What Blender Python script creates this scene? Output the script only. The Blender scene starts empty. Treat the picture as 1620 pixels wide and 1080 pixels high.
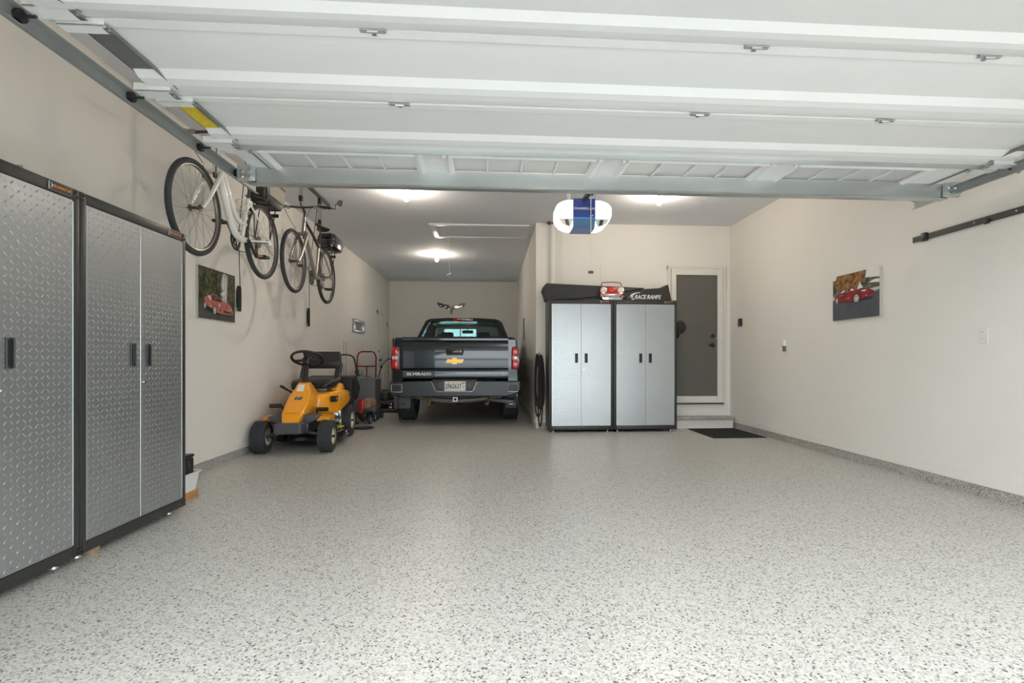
import bpy, bmesh, math, random
from mathutils import Vector, Matrix
random.seed(4)
PI = math.pi
SC = bpy.context.scene
COL = SC.collection

# ------------------------------------------------------------------ camera
cam_d = bpy.data.cameras.new('camera')
cam_d.sensor_width = 36.0
cam_d.lens = 834.74 / 1620 * 36
cam_d.shift_x = (810 - 836.88) / 1620
cam_d.shift_y = (569.70 - 540) / 1620
cam_d.clip_start = 0.05
cam = bpy.data.objects.new('camera', cam_d)
cam.location = (0, 0, 1.0145)
cam.rotation_euler = (PI / 2, 0, -0.0693)
COL.objects.link(cam)
SC.camera = cam

# ------------------------------------------------------------------ world, exposure
world = bpy.data.worlds.new('overcast_sky')
SC.world = world
world.use_nodes = True
wn = world.node_tree
bg = wn.nodes['Background']
bg.inputs['Color'].default_value = (0.90, 0.96, 1.0, 1)
bg.inputs['Strength'].default_value = 2.75
SC.view_settings.view_transform = 'Standard'
SC.view_settings.look = 'None'
SC.view_settings.exposure = 0.90
SC.view_settings.gamma = 1.0
SC.view_settings.use_curve_mapping = False
BULB = 300.0          # emission strength of the ceiling bulbs
LENS = .6           # emission strength of the opener's light lenses


# ------------------------------------------------------------------ materials
MATS = {}


def mat(name, col, rough=.5, metal=0., coat=0., var=0., scale=8., bump=0., bscale=200., emit=None, estr=0., spec=None, stretch=None):
    m = bpy.data.materials.new(name)
    m.use_nodes = True
    nt = m.node_tree
    b = nt.nodes['Principled BSDF']
    b.inputs['Base Color'].default_value = (*col, 1)
    b.inputs['Roughness'].default_value = rough
    b.inputs['Metallic'].default_value = metal
    b.inputs['Coat Weight'].default_value = coat
    b.inputs['Coat Roughness'].default_value = .04
    if spec is not None:
        b.inputs['Specular IOR Level'].default_value = spec
    if emit:
        b.inputs['Emission Color'].default_value = (*emit, 1)
        b.inputs['Emission Strength'].default_value = estr
    tc = nt.nodes.new('ShaderNodeTexCoord')
    src = tc.outputs['Object']
    if stretch:
        mp = nt.nodes.new('ShaderNodeMapping')
        mp.inputs['Scale'].default_value = stretch
        nt.links.new(src, mp.inputs['Vector'])
        src = mp.outputs['Vector']
    if var > 0:
        n = nt.nodes.new('ShaderNodeTexNoise')
        n.inputs['Scale'].default_value = scale
        n.inputs['Detail'].default_value = 4
        nt.links.new(src, n.inputs['Vector'])
        mr = nt.nodes.new('ShaderNodeMapRange')
        mr.inputs['From Min'].default_value = .3
        mr.inputs['From Max'].default_value = .7
        mr.inputs['To Min'].default_value = 1 - var
        mr.inputs['To Max'].default_value = 1 + var
        nt.links.new(n.outputs['Fac'], mr.inputs['Value'])
        mx = nt.nodes.new('ShaderNodeMix')
        mx.data_type = 'RGBA'
        mx.blend_type = 'MULTIPLY'
        mx.inputs['Factor'].default_value = 1
        mx.inputs['A'].default_value = (*col, 1)
        nt.links.new(mr.outputs['Result'], mx.inputs['B'])
        nt.links.new(mx.outputs['Result'], b.inputs['Base Color'])
    if bump > 0:
        n2 = nt.nodes.new('ShaderNodeTexNoise')
        n2.inputs['Scale'].default_value = bscale
        nt.links.new(src, n2.inputs['Vector'])
        bp = nt.nodes.new('ShaderNodeBump')
        bp.inputs['Strength'].default_value = bump
        bp.inputs['Distance'].default_value = .002
        nt.links.new(n2.outputs['Fac'], bp.inputs['Height'])
        nt.links.new(bp.outputs['Normal'], b.inputs['Normal'])
    MATS[name] = m
    return m


def flake_mat(name, base, gloss, dark=1.0, scale=1.0):
    """epoxy floor broadcast with vinyl flakes: every flake is one voronoi cell"""
    m = bpy.data.materials.new(name)
    m.use_nodes = True
    nt = m.node_tree
    b = nt.nodes['Principled BSDF']
    tc = nt.nodes.new('ShaderNodeTexCoord')
    prev = None
    for (sc, lo, hi, stops, seed) in (
        (130 * scale, 0, 1, [(0.0, (base[0] * .74, base[1] * .73, base[2] * .71)), (.20, (base[0] * .90, base[1] * .895, base[2] * .88)),
                            (.45, base), (.70, (base[0] * 1.08, base[1] * 1.08, base[2] * 1.075))], 0.0),
        (150 * scale, 0, 1, [(0.0, (.06, .055, .052)), (.028 * dark, (.22, .14, .10)), (.05 * dark, (.24, .235, .22)), (.095 * dark, None)], 3.7)):
        mp = nt.nodes.new('ShaderNodeMapping')
        mp.inputs['Location'].default_value = (seed, seed * 2, seed)
        nt.links.new(tc.outputs['Object'], mp.inputs['Vector'])
        v = nt.nodes.new('ShaderNodeTexVoronoi')
        v.inputs['Scale'].default_value = sc
        nt.links.new(mp.outputs['Vector'], v.inputs['Vector'])
        sep = nt.nodes.new('ShaderNodeSeparateColor')
        nt.links.new(v.outputs['Color'], sep.inputs['Color'])
        r = nt.nodes.new('ShaderNodeValToRGB')
        r.color_ramp.interpolation = 'CONSTANT'
        el = r.color_ramp.elements
        last = stops[-1]
        full = [s for s in stops if s[1]]
        while len(el) < len(full):
            el.new(.5)
        for e, (p, c) in zip(el, full):
            e.position = p
            e.color = (*c, 1)
        nt.links.new(sep.outputs['Red'], r.inputs['Fac'])
        if prev is None:
            prev = r.outputs['Color']
        else:
            lt = nt.nodes.new('ShaderNodeMath')
            lt.operation = 'LESS_THAN'
            lt.inputs[1].default_value = last[0]
            nt.links.new(sep.outputs['Red'], lt.inputs[0])
            mx = nt.nodes.new('ShaderNodeMix')
            mx.data_type = 'RGBA'
            nt.links.new(lt.outputs['Value'], mx.inputs['Factor'])
            nt.links.new(prev, mx.inputs['A'])
            nt.links.new(r.outputs['Color'], mx.inputs['B'])
            prev = mx.outputs['Result']
    nt.links.new(prev, b.inputs['Base Color'])
    b.inputs['Roughness'].default_value = gloss
    n2 = nt.nodes.new('ShaderNodeTexNoise')
    n2.inputs['Scale'].default_value = 60
    nt.links.new(tc.outputs['Object'], n2.inputs['Vector'])
    bp = nt.nodes.new('ShaderNodeBump')
    bp.inputs['Strength'].default_value = .06
    bp.inputs['Distance'].default_value = .004
    nt.links.new(n2.outputs['Fac'], bp.inputs['Height'])
    nt.links.new(bp.outputs['Normal'], b.inputs['Normal'])
    MATS[name] = m
    return m


def glass_mat(name, tint, refl=.1):
    m = bpy.data.materials.new(name)
    m.use_nodes = True
    nt = m.node_tree
    nt.nodes.clear()
    out = nt.nodes.new('ShaderNodeOutputMaterial')
    tr = nt.nodes.new('ShaderNodeBsdfTransparent')
    tr.inputs['Color'].default_value = (*tint, 1)
    gl = nt.nodes.new('ShaderNodeBsdfGlossy')
    gl.inputs['Roughness'].default_value = .02
    lw = nt.nodes.new('ShaderNodeLayerWeight')
    lw.inputs['Blend'].default_value = .5
    pw = nt.nodes.new('ShaderNodeMath')
    pw.operation = 'POWER'
    pw.inputs[1].default_value = 5
    ad = nt.nodes.new('ShaderNodeMath')
    ad.operation = 'MULTIPLY_ADD'
    ad.inputs[1].default_value = .8
    ad.inputs[2].default_value = refl * .4
    mx = nt.nodes.new('ShaderNodeMixShader')
    nt.links.new(lw.outputs['Facing'], pw.inputs[0])
    nt.links.new(pw.outputs['Value'], ad.inputs[0])
    nt.links.new(ad.outputs['Value'], mx.inputs['Fac'])
    nt.links.new(tr.outputs['BSDF'], mx.inputs[1])
    nt.links.new(gl.outputs['BSDF'], mx.inputs[2])
    nt.links.new(mx.outputs['Shader'], out.inputs['Surface'])
    MATS[name] = m
    return m


def foliage_mat(name, c1, c2, c3, scale):
    m = bpy.data.materials.new(name)
    m.use_nodes = True
    nt = m.node_tree
    b = nt.nodes['Principled BSDF']
    b.inputs['Roughness'].default_value = .6
    tc = nt.nodes.new('ShaderNodeTexCoord')
    n = nt.nodes.new('ShaderNodeTexNoise')
    n.inputs['Scale'].default_value = scale
    n.inputs['Detail'].default_value = 8
    n.inputs['Roughness'].default_value = .7
    nt.links.new(tc.outputs['Object'], n.inputs['Vector'])
    r = nt.nodes.new('ShaderNodeValToRGB')
    el = r.color_ramp.elements
    el[0].position, el[0].color = .38, (*c1, 1)
    el[1].position, el[1].color = .66, (*c3, 1)
    e = el.new(.5)
    e.color = (*c2, 1)
    nt.links.new(n.outputs['Fac'], r.inputs['Fac'])
    nt.links.new(r.outputs['Color'], b.inputs['Base Color'])
    MATS[name] = m


flake_mat('epoxy_floor', (.63, .62, .585), .36)
flake_mat('epoxy_kerb', (.47, .46, .43), .38, dark=2.2)
mat('wall_paint', (.83, .80, .745), .75, var=.02, scale=1.2, bump=.08, bscale=260)
mat('ceiling_paint', (.80, .82, .85), .85, var=.02, scale=1.5, bump=.08, bscale=200)
mat('trim_paint', (.78, .75, .70), .45)
mat('concrete', (.70, .69, .66), .8, var=.1, scale=3)
mat('asphalt', (.30, .30, .30), .9, var=.1, scale=6)
mat('lawn_grass', (.10, .17, .05), .9, var=.3, scale=14)
mat('white_steel', (.75, .76, .75), .38, var=.015, scale=3, bump=.05, bscale=160)
mat('galvanised', (.56, .59, .59), .34, metal=.85, var=.10, scale=5, stretch=(.35, 1, 1))
mat('track_steel', (.36, .375, .37), .5, metal=.55, var=.08, scale=6)
mat('galvanised_dark', (.30, .31, .30), .45, metal=.8, var=.08, scale=6)
mat('black_frame', (.030, .029, .028), .42, var=.06, scale=20)
mat('tread_silver', (.46, .485, .50), .34, metal=.88, var=.03, scale=2)
mat('door_edge', (.62, .68, .70), .3, metal=.6)
mat('black_plastic', (.018, .018, .019), .38)
mat('black_rubber', (.022, .022, .024), .72, var=.1, scale=30)
mat('tyre_rubber', (.038, .041, .046), .75, var=.12, scale=40)
mat('black_gloss', (.012, .012, .014), .15, coat=.6)
mat('grey_plastic', (.075, .078, .086), .45)
mat('flap_rubber', (.12, .125, .135), .55)
mat('mid_grey_plastic', (.16, .17, .18), .5)
mat('mower_yellow', (.97, .38, .008), .28, coat=.5)
mat('cream_plastic', (.74, .68, .50), .45)
mat('seat_vinyl', (.022, .022, .023), .36, bump=.15, bscale=120)
mat('chrome', (.78, .78, .78), .12, metal=1.)
mat('steel', (.45, .45, .46), .3, metal=.9)
mat('dark_steel', (.10, .10, .10), .4, metal=.7)
mat('rusty_steel', (.20, .17, .14), .6, metal=.5, var=.3, scale=20)
mat('brass', (.50, .33, .14), .4, metal=.7)
mat('truck_paint', (.020, .027, .034), .20, metal=.55, coat=1.0)
mat('truck_bumper', (.050, .057, .064), .28, metal=.65, coat=.6)
mat('lamp_red', (.62, .008, .010), .14, coat=1.0)
mat('lamp_dark_red', (.20, .004, .006), .14, coat=1.0)
mat('lamp_clear', (.75, .72, .72), .12, coat=1.0)
mat('gold', (.78, .42, .07), .3, metal=.6)
mat('white_plastic', (.82, .82, .80), .4)
mat('print_white', (.80, .79, .75), .6)
mat('bike_white', (.80, .79, .75), .25, coat=.6)
mat('bike_grey', (.055, .052, .05), .3, metal=.4, coat=.5)
mat('bike_silver', (.33, .31, .29), .3, metal=.8)
mat('rim_silver', (.20, .18, .165), .34, metal=.8)
mat('spoke_steel', (.32, .30, .28), .35, metal=.8)
mat('bag_fabric', (.40, .36, .30), .7)
mat('red_paint', (.22, .012, .018), .35)
mat('bright_red', (.60, .012, .010), .3, coat=.4)
mat('radio_red', (.50, .006, .010), .22, coat=.8)
mat('dark_red', (.16, .02, .02), .5)
mat('tan_wood', (.36, .23, .13), .7, var=.25, scale=12)
mat('plank_wood', (.17, .075, .035), .6, var=.3, scale=8, stretch=(8, 8, .6))
mat('pine_wood', (.50, .26, .09), .6, var=.2, scale=10)
mat('ramp_foam', (.028, .027, .027), .6, bump=.25, bscale=140)
mat('door_taupe', (.25, .235, .215), .5, var=.04, scale=2)
mat('blue_panel', (.012, .045, .30), .3, coat=.4)
mat('blue_stripe', (.03, .33, .75), .35)
mat('steel_blue', (.07, .16, .32), .35)
mat('orange_print', (.72, .22, .02), .5)
mat('label_yellow', (.72, .55, .02), .5, var=.15, scale=40)
mat('green_plastic', (.10, .40, .06), .4)
mat('print_black', (.01, .01, .011), .5)
mat('rope_black', (.025, .024, .023), .8)
mat('cord_white', (.75, .73, .70), .7)
mat('car_coral', (.46, .13, .10), .5, var=.25, scale=22)
mat('car_red', (.26, .008, .018), .45, var=.35, scale=18)
mat('road_grey', (.075, .085, .10), .6, var=.2, scale=10)
mat('road_dark', (.065, .065, .062), .6, var=.2, scale=10)
mat('canvas_edge', (.55, .52, .46), .7)
mat('water_print', (.42, .43, .43), .6, var=.45, scale=22, stretch=(1, 4, .35))
foliage_mat('forest_print', (.012, .014, .007), (.055, .058, .025), (.15, .15, .07), 26)
foliage_mat('autumn_print', (.04, .02, .01), (.26, .11, .025), (.42, .22, .07), 20)
foliage_mat('hedge_print', (.02, .022, .014), (.06, .06, .035), (.30, .28, .22), 16)
foliage_mat('tree_leaves', (.015, .04, .01), (.04, .09, .02), (.10, .17, .05), 2.5)
mat('bark', (.09, .06, .04), .9, var=.2, scale=9)
mat('bulb_glow', (1, .9, .75), .4, emit=(1.0, .87, .72), estr=BULB)
mat('lens_glow', (1, 1, 1), .4, emit=(1.0, .97, .92), estr=LENS)
mat('screen_dark', (.05, .05, .052), .25)
mat('photo_grey', (.14, .14, .135), .5, var=.3, scale=9)
mat('seat_cloth', (.03, .03, .032), .9)
glass_mat('pane_glass', (.92, .95, .95))
glass_mat('tinted_glass', (.52, .58, .58), .2)
glass_mat('shield_glass', (.72, .86, .84), .1)
glass_mat('storm_glass', (.86, .86, .85), .04)
mat('frosted_pane', (.80, .81, .80), .35)
MATS['frosted_pane'].node_tree.nodes['Principled BSDF'].inputs['Transmission Weight'].default_value = .45


# ------------------------------------------------------------------ mesh helpers
ORG = {}


class MB:
    def __init__(self):
        self.bm = bmesh.new()
        self.mi = 0

    def _faces(self, fs):
        for f in fs:
            f.material_index = self.mi

    def poly(self, pts):
        f = self.bm.faces.new([self.bm.verts.new(p) for p in pts])
        f.material_index = self.mi
        return f

    def b(self, x0, x1, y0, y1, z0, z1, bev=0, seg=2):
        return self.box(((x0 + x1) / 2, (y0 + y1) / 2, (z0 + z1) / 2), (abs(x1 - x0), abs(y1 - y0), abs(z1 - z0)), None, bev, seg)

    def box(self, c, s, rot=None, bev=0, seg=2):
        M = Matrix.Translation(c)
        if rot:
            from mathutils import Euler
            M = M @ Euler(rot).to_matrix().to_4x4()
        M = M @ Matrix.Diagonal((*s, 1))
        r = bmesh.ops.create_cube(self.bm, size=1, matrix=M)
        fs = set()
        for v in r['verts']:
            fs.update(v.link_faces)
        if bev > 0:
            es = set()
            for f in fs:
                es.update(f.edges)
            bmesh.ops.bevel(self.bm, geom=list(es), offset=min(bev, min(s) * .49), segments=seg, profile=.5, affect='EDGES', material=-1)
        if self.mi:
            for f in self.bm.faces:
                if f.material_index == 0 and f in fs:
                    f.material_index = self.mi
        return self

    def ring(self, c, ax, r, n, ph=0):
        ax = Vector(ax).normalized()
        u = ax.orthogonal().normalized() if abs(ax.z) > .99 or abs(ax.x) > .99 or abs(ax.y) > .99 else ax.cross(Vector((0, 0, 1))).normalized()
        w = ax.cross(u)
        return [self.bm.verts.new(Vector(c) + (u * math.cos(ph + 2 * PI * i / n) + w * math.sin(ph + 2 * PI * i / n)) * r) for i in range(n)]

    def bridge(self, a, b):
        n = len(a)
        for i in range(n):
            try:
                f = self.bm.faces.new((a[i], a[(i + 1) % n], b[(i + 1) % n], b[i]))
                f.material_index = self.mi
            except ValueError:
                pass

    def cap(self, a):
        try:
            f = self.bm.faces.new(a)
            f.material_index = self.mi
        except ValueError:
            pass

    def cyl(self, p0, p1, r0, r1=None, n=12):
        r1 = r0 if r1 is None else r1
        ax = Vector(p1) - Vector(p0)
        a = self.ring(p0, ax, r0, n)
        c = self.ring(p1, ax, r1, n)
        self.bridge(a, c)
        self.cap(list(reversed(a)))
        self.cap(c)
        return self

    def lathe(self, prof, p, ax, n=24, closed=False):
        """prof: list of (radius, height along ax)"""
        ax = Vector(ax).normalized()
        rs = [self.ring(Vector(p) + ax * h, ax, max(r, .0004), n) for r, h in prof]
        for a, c in zip(rs, rs[1:]):
            self.bridge(a, c)
        if closed:
            self.bridge(rs[-1], rs[0])
        else:
            self.cap(list(reversed(rs[0])))
            self.cap(rs[-1])
        return self

    def torus(self, p, ax, R, r, n=32, m=8, rh=None):
        rh = r if rh is None else rh
        return self.lathe([(R + r * math.cos(2 * PI * i / m), rh * math.sin(2 * PI * i / m)) for i in range(m)], p, ax, n, True)

    def tube(self, pts, r, n=8, closed=False):
        P = [Vector(p) for p in pts]
        N = len(P)
        rr = r if isinstance(r, (list, tuple)) else [r] * N
        rings = []
        u = None
        for i in range(N):
            if closed:
                t = (P[(i + 1) % N] - P[i - 1]).normalized()
            else:
                t = (P[min(i + 1, N - 1)] - P[max(i - 1, 0)]).normalized()
            if u is None:
                u = t.orthogonal().normalized()
            u = (u - t * u.dot(t))
            u = u.normalized() if u.length > 1e-6 else t.orthogonal().normalized()
            w = t.cross(u)
            rings.append([self.bm.verts.new(P[i] + (u * math.cos(2 * PI * k / n) + w * math.sin(2 * PI * k / n)) * rr[i]) for k in range(n)])
        for a, c in zip(rings, rings[1:]):
            self.bridge(a, c)
        if closed:
            self.bridge(rings[-1], rings[0])
        else:
            self.cap(list(reversed(rings[0])))
            self.cap(rings[-1])
        return self

    def loft(self, rings):
        rs = [[self.bm.verts.new(p) for p in r] for r in rings]
        for a, c in zip(rs, rs[1:]):
            self.bridge(a, c)
        self.cap(list(reversed(rs[0])))
        self.cap(rs[-1])
        return self

    def prism(self, poly, plane, a0, a1, bev=0, seg=2):
        """poly in a plane ('xz','yz','xy') pushed from a0 to a1 along the third axis"""
        def P(q, a):
            return {'xz': (q[0], a, q[1]), 'yz': (a, q[0], q[1]), 'xy': (q[0], q[1], a)}[plane]
        a = [self.bm.verts.new(P(q, a0)) for q in poly]
        c = [self.bm.verts.new(P(q, a1)) for q in poly]
        n0 = len(self.bm.faces)
        self.bridge(a, c)
        self.cap(list(reversed(a)))
        self.cap(c)
        if bev > 0:
            es = set()
            for v in a + c:
                es.update(v.link_edges)
            bmesh.ops.bevel(self.bm, geom=list(es), offset=bev, segments=seg, profile=.5, affect='EDGES', material=-1)
        return self

    def ball(self, c, s, n=16):
        M = Matrix.Translation(c) @ Matrix.Diagonal((*s, 1))
        r = bmesh.ops.create_uvsphere(self.bm, u_segments=n, v_segments=max(6, n // 2 + 2), radius=1, matrix=M)
        for v in r['verts']:
            for f in v.link_faces:
                f.material_index = self.mi
        return self

    def text(self, s, size, M, ext=.001, shear=0., align='CENTER', bold=0., sx=1.0):
        cu = bpy.data.curves.new('lettering', 'FONT')
        cu.body = s
        cu.size = size
        cu.extrude = ext
        cu.shear = shear
        cu.offset = bold
        cu.align_x = align
        cu.align_y = 'CENTER'
        cu.resolution_u = 3
        o = bpy.data.objects.new('lettering_tmp', cu)
        COL.objects.link(o)
        bpy.context.view_layer.update()
        me = bpy.data.meshes.new_from_object(o.evaluated_get(bpy.context.evaluated_depsgraph_get()))
        me.transform(M @ Matrix.Diagonal((sx, 1, 1, 1)))
        n0 = len(self.bm.faces)
        self.bm.from_mesh(me)
        self.bm.faces.ensure_lookup_table()
        for f in self.bm.faces[n0:]:
            f.material_index = self.mi
        bpy.data.objects.remove(o)
        bpy.data.curves.remove(cu)
        bpy.data.meshes.remove(me)
        return self

    def build(self, name, m, parent=None, smooth=34, kind=None, label=None, recalc=True):
        if recalc:
            bmesh.ops.recalc_face_normals(self.bm, faces=self.bm.faces[:])
        me = bpy.data.meshes.new(name)
        root = parent
        while root is not None and root.parent is not None:
            root = root.parent
        if root is not None and root.name in ORG:
            bmesh.ops.translate(self.bm, verts=self.bm.verts[:], vec=-Vector(ORG[root.name]))
        self.bm.to_mesh(me)
        self.bm.free()
        for q in (m if isinstance(m, (list, tuple)) else [m]):
            me.materials.append(MATS[q])
        if smooth:
            me.shade_smooth()
            me.set_sharp_from_angle(angle=math.radians(smooth))
        o = bpy.data.objects.new(name, me)
        COL.objects.link(o)
        if parent is not None:
            o.parent = parent
        if kind:
            o['kind'] = kind
        if label:
            o['label'] = label
        return o


def tag(o, label, cat, group=None):
    o['label'] = label
    o['category'] = cat
    if group:
        o['group'] = group
    return o


def thing(name, label, cat, loc=(0, 0, 0), rz=0., group=None, world=True):
    o = bpy.data.objects.new(name, None)
    o.empty_display_size = .1
    COL.objects.link(o)
    o.location = loc
    o.rotation_euler = (0, 0, rz)
    if world:
        ORG[o.name] = loc
    return tag(o, label, cat, group)


def struct(name, mb, m, parent=None, label=None):
    o = mb.build(name, m, parent)
    if parent is None:
        o['kind'] = 'structure'
    if label:
        o['label'] = label
    return o


def dup(o, parent=None):
    c = o.copy()
    COL.objects.link(c)
    c.parent = parent
    for ch in list(o.children):
        dup(ch, c)
    return c


def rrect(hx, hy, r, n=3):
    """rounded rectangle outline centred on 0"""
    out = []
    for cx, cy, a in ((hx - r, hy - r, 0), (-hx + r, hy - r, 90), (-hx + r, -hy + r, 180), (hx - r, -hy + r, 270)):
        for k in range(n + 1):
            t = math.radians(a + 90 * k / n)
            out.append((cx + r * math.cos(t), cy + r * math.sin(t)))
    return out


def bez(pts, n=8):
    """catmull-rom through pts"""
    P = [Vector(p) for p in pts]
    P = [P[0] * 2 - P[1]] + P + [P[-1] * 2 - P[-2]]
    out = []
    for i in range(1, len(P) - 2):
        for k in range(n):
            t = k / n
            out.append(.5 * ((2 * P[i]) + (P[i + 1] - P[i - 1]) * t + (2 * P[i - 1] - 5 * P[i] + 4 * P[i + 1] - P[i + 2]) * t * t
                             + (3 * P[i] - P[i - 1] - 3 * P[i + 1] + P[i + 2]) * t ** 3))
    out.append(P[-2])
    return out


FACE_FRONT = Matrix.Rotation(PI / 2, 4, 'X')                       # text that faces -y
FACE_RIGHT = Matrix.Rotation(PI / 2, 4, 'Z') @ FACE_FRONT           # text that faces +x


def T(x, y, z):
    return Matrix.Translation((x, y, z))


# ------------------------------------------------------------------ the room
XW, XR, YB, ZC, YBB, XP = -2.655, 3.636, 7.858, 3.066, 13.858, .651
YF = 1.18
struct('floor', MB().b(XW - .1, XR + .1, YF - .1, YBB + .1, -.12, 0), 'epoxy_floor', label='speckled pale grey epoxy garage floor')
struct('driveway', MB().b(-7.5, 9.5, -13, YF - .1, -.16, -.02), 'concrete', label='pale concrete driveway outside the open garage door')
struct('street', MB().b(-60, 60, -21, -13, -.2, -.04), 'asphalt', label='grey asphalt street beyond the driveway')
struct('lawn', MB().b(-60, -7.5, -13, 1.05, -.2, -.03).b(9.5, 60, -13, 1.05, -.2, -.03).b(-60, 60, -60, -21, -.2, -.03), 'lawn_grass', label='mown lawn around the driveway')
struct('ceiling', MB().b(XW - .1, XR + .1, YF - .1, YBB + .1, ZC, ZC + .1), 'ceiling_paint', label='pale grey painted garage ceiling')
struct('wall_left', MB().b(XW - .1, XW, YF, YBB + .1, 0, ZC), 'wall_paint', label='long cream wall behind the bicycles')
struct('wall_right', MB().b(XR, XR + .1, YF, YB + .1, 0, ZC), 'wall_paint', label='cream wall with the red car print')
struct('wall_back', MB().b(XP, XR, YB, YB + .1, 0, ZC), 'wall_paint', label='cream wall behind the pair of bright steel cabinets')
struct('wall_bay_right', MB().b(XP, XP + .1, YB + .1, YBB + .1, 0, ZC), 'wall_paint', label='cream side wall of the deep truck bay')
wx0, wx1, wz0, wz1 = -1.25, -.42, 1.05, 1.83
struct('wall_bay_back', MB().b(XW, wx0, YBB, YBB + .1, 0, ZC).b(wx1, XP, YBB, YBB + .1, 0, ZC).b(wx0, wx1, YBB, YBB + .1, 0, wz0).b(wx0, wx1, YBB, YBB + .1, wz1, ZC),
       'wall_paint', label='cream end wall of the truck bay')
struct('wall_front', MB().b(XW - .1, -1.62, YF - .12, YF, 0, ZC).b(3.26, XR + .1, YF - .12, YF, 0, ZC).b(-1.62, 3.26, YF - .12, YF, 2.22, ZC), 'wall_paint',
       label='front wall around the open garage doorway')
struct('shade_overhang', MB().b(-4.2, 5.2, -.07, YF - .12, 2.55, 2.59).b(-4.2, 5.2, -.11, -.07, 2.55, 2.75), 'trim_paint', label='unseen white overhang added above the garage doorway to shade the near floor')  # unseen overhang, added to keep skylight off the nearest floor
# window in the bay's end wall, seen through the truck's cab
w = struct('window_1', MB().b(wx0 - .06, wx1 + .06, YBB - .015, YBB, wz0 - .06, wz0).b(wx0 - .06, wx1 + .06, YBB - .015, YBB, wz1, wz1 + .06)
           .b(wx0 - .06, wx0, YBB - .015, YBB, wz0, wz1).b(wx1, wx1 + .06, YBB - .015, YBB, wz0, wz1), 'trim_paint', label='small white window behind the truck cab')
MB().b(wx0, wx1, YBB + .04, YBB + .06, (wz0 + wz1) / 2 - .015, (wz0 + wz1) / 2 + .015).b((wx0 + wx1) / 2 - .012, (wx0 + wx1) / 2 + .012, YBB + .04, YBB + .06, wz0, wz1).build('window_bars', 'trim_paint', w)
for i in range(2):
    for j in range(2):
        xa, xb = ((wx0, (wx0 + wx1) / 2 - .012), ((wx0 + wx1) / 2 + .012, wx1))[i]
        za, zb = ((wz0, (wz0 + wz1) / 2 - .015), ((wz0 + wz1) / 2 + .015, wz1))[j]
        MB().b(xa, xb, YBB + .046, YBB + .05, za, zb).build('pane', 'pane_glass', w)

# baseboards above a flake-coated kerb
BBT = .012


def base(name, x0, x1, y0, y1):
    struct(name, MB().b(x0, x1, y0, y1, .083, .157, .003, 1), 'wall_paint')


base('baseboard_left', XW, XW + BBT, 1.3, 12.30)
base('baseboard_right', XR - BBT, XR, 1.3, YB)
base('baseboard_back', XP, .80, YB - BBT, YB)
base('baseboard_bay', XP - BBT, XP, YB - BBT, YBB - .02)
struct('trim_1', MB().b(XW, XW + .006, 1.3, 12.30, 0, .078), 'epoxy_kerb', label='speckled kerb below the cream wall with the bicycles')
struct('trim_2', MB().b(XR - .006, XR, 1.3, 3.2, 0, .078).b(XR - .006, XR, 3.204, 6.2, 0, .078).b(XR - .006, XR, 6.204, YB, 0, .078), 'epoxy_kerb', label='speckled kerb below the cream wall with the red car print')
struct('trim_3', MB().b(XP + .03, .80, YB - .006, YB, 0, .078), 'epoxy_kerb', label='short speckled kerb beside the hanging cable coil')
# boxed pipe in the corner of the back wall and a thin conduit
struct('trim_4', MB().cyl((.90, YB - .045, .16), (.90, YB - .045, ZC), .045, n=20), 'wall_paint', label='vertical pipe painted cream on the wall above the cabinets')
struct('trim_5', MB().cyl((1.635, YB - .006, 1.9), (1.635, YB - .006, 2.47), .005, n=8), 'wall_paint', label='thin vertical conduit above the red radio')


# ------------------------------------------------------------------ step, entry door, bay door
SX0 = 2.645
st = thing('entry_step', 'low white step with a speckled stone tread below the glazed door', 'step', (3.0, 7.75, 0))
MB().b(SX0, 3.60, 7.68, YB, 0, .128).build('riser', 'trim_paint', st)
MB().b(SX0, 3.625, 7.64, YB, .128, .172, .008).build('tread', 'epoxy_kerb', st)

d2 = struct('door_2', MB().b(2.65, 2.70, YB - .03, YB, .33, 2.452).b(3.505, 3.557, YB - .03, YB, .33, 2.452).b(2.65, 3.557, YB - .031, YB, 2.40, 2.452)
            .b(2.66, 2.69, YB - .04, YB, .33, 2.43).b(3.515, 3.545, YB - .04, YB, .33, 2.43).b(2.66, 3.545, YB - .0405, YB, 2.415, 2.44), 'trim_paint',
            label='white framed storm door over a taupe entry door')
MB().b(2.70, 3.505, YB - .02, YB - .004, .37, 2.40).build('door_slab', 'door_taupe', d2)
MB().b(2.703, 2.777, YB - .05, YB - .022, .37, 2.398, .004, 1).b(3.418, 3.503, YB - .05, YB - .022, .37, 2.398, .004, 1).b(2.777, 3.418, YB - .05, YB - .022, 2.307, 2.398, .004, 1).b(2.777, 3.418, YB - .05, YB - .022, .37, .471, .004, 1).build('storm_door_frame', 'trim_paint', d2)
MB().b(2.777, 3.418, YB - .042, YB - .038, .471, 2.307).build('storm_door_glass', 'storm_glass', d2)
MB().b(2.66, 3.52, YB - .045, YB - .005, .345, .366).build('sill', 'dark_steel', d2)
MB().cyl((3.352, YB - .02, 1.385), (3.352, YB - .036, 1.385), .03, n=20).build('deadbolt', 'black_plastic', d2)
MB().cyl((3.352, YB - .02, 1.245), (3.352, YB - .034, 1.245), .032, n=20).tube([(3.352, YB - .034, 1.247), (3.32, YB - .035, 1.246), (3.285, YB - .034, 1.24)], .010, 8).build('lever_handle', 'black_plastic', d2)
MB().b(3.45, 3.475, YB - .062, YB - .05, 1.30, 1.40, .004).tube([(3.462, YB - .075, 1.345), (3.43, YB - .085, 1.335), (3.395, YB - .085, 1.338), (3.375, YB - .08, 1.348)], .007, 8).cyl((3.462, YB - .05, 1.345), (3.462, YB - .08, 1.345), .008).build('pull_handle', 'white_plastic', d2)

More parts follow.
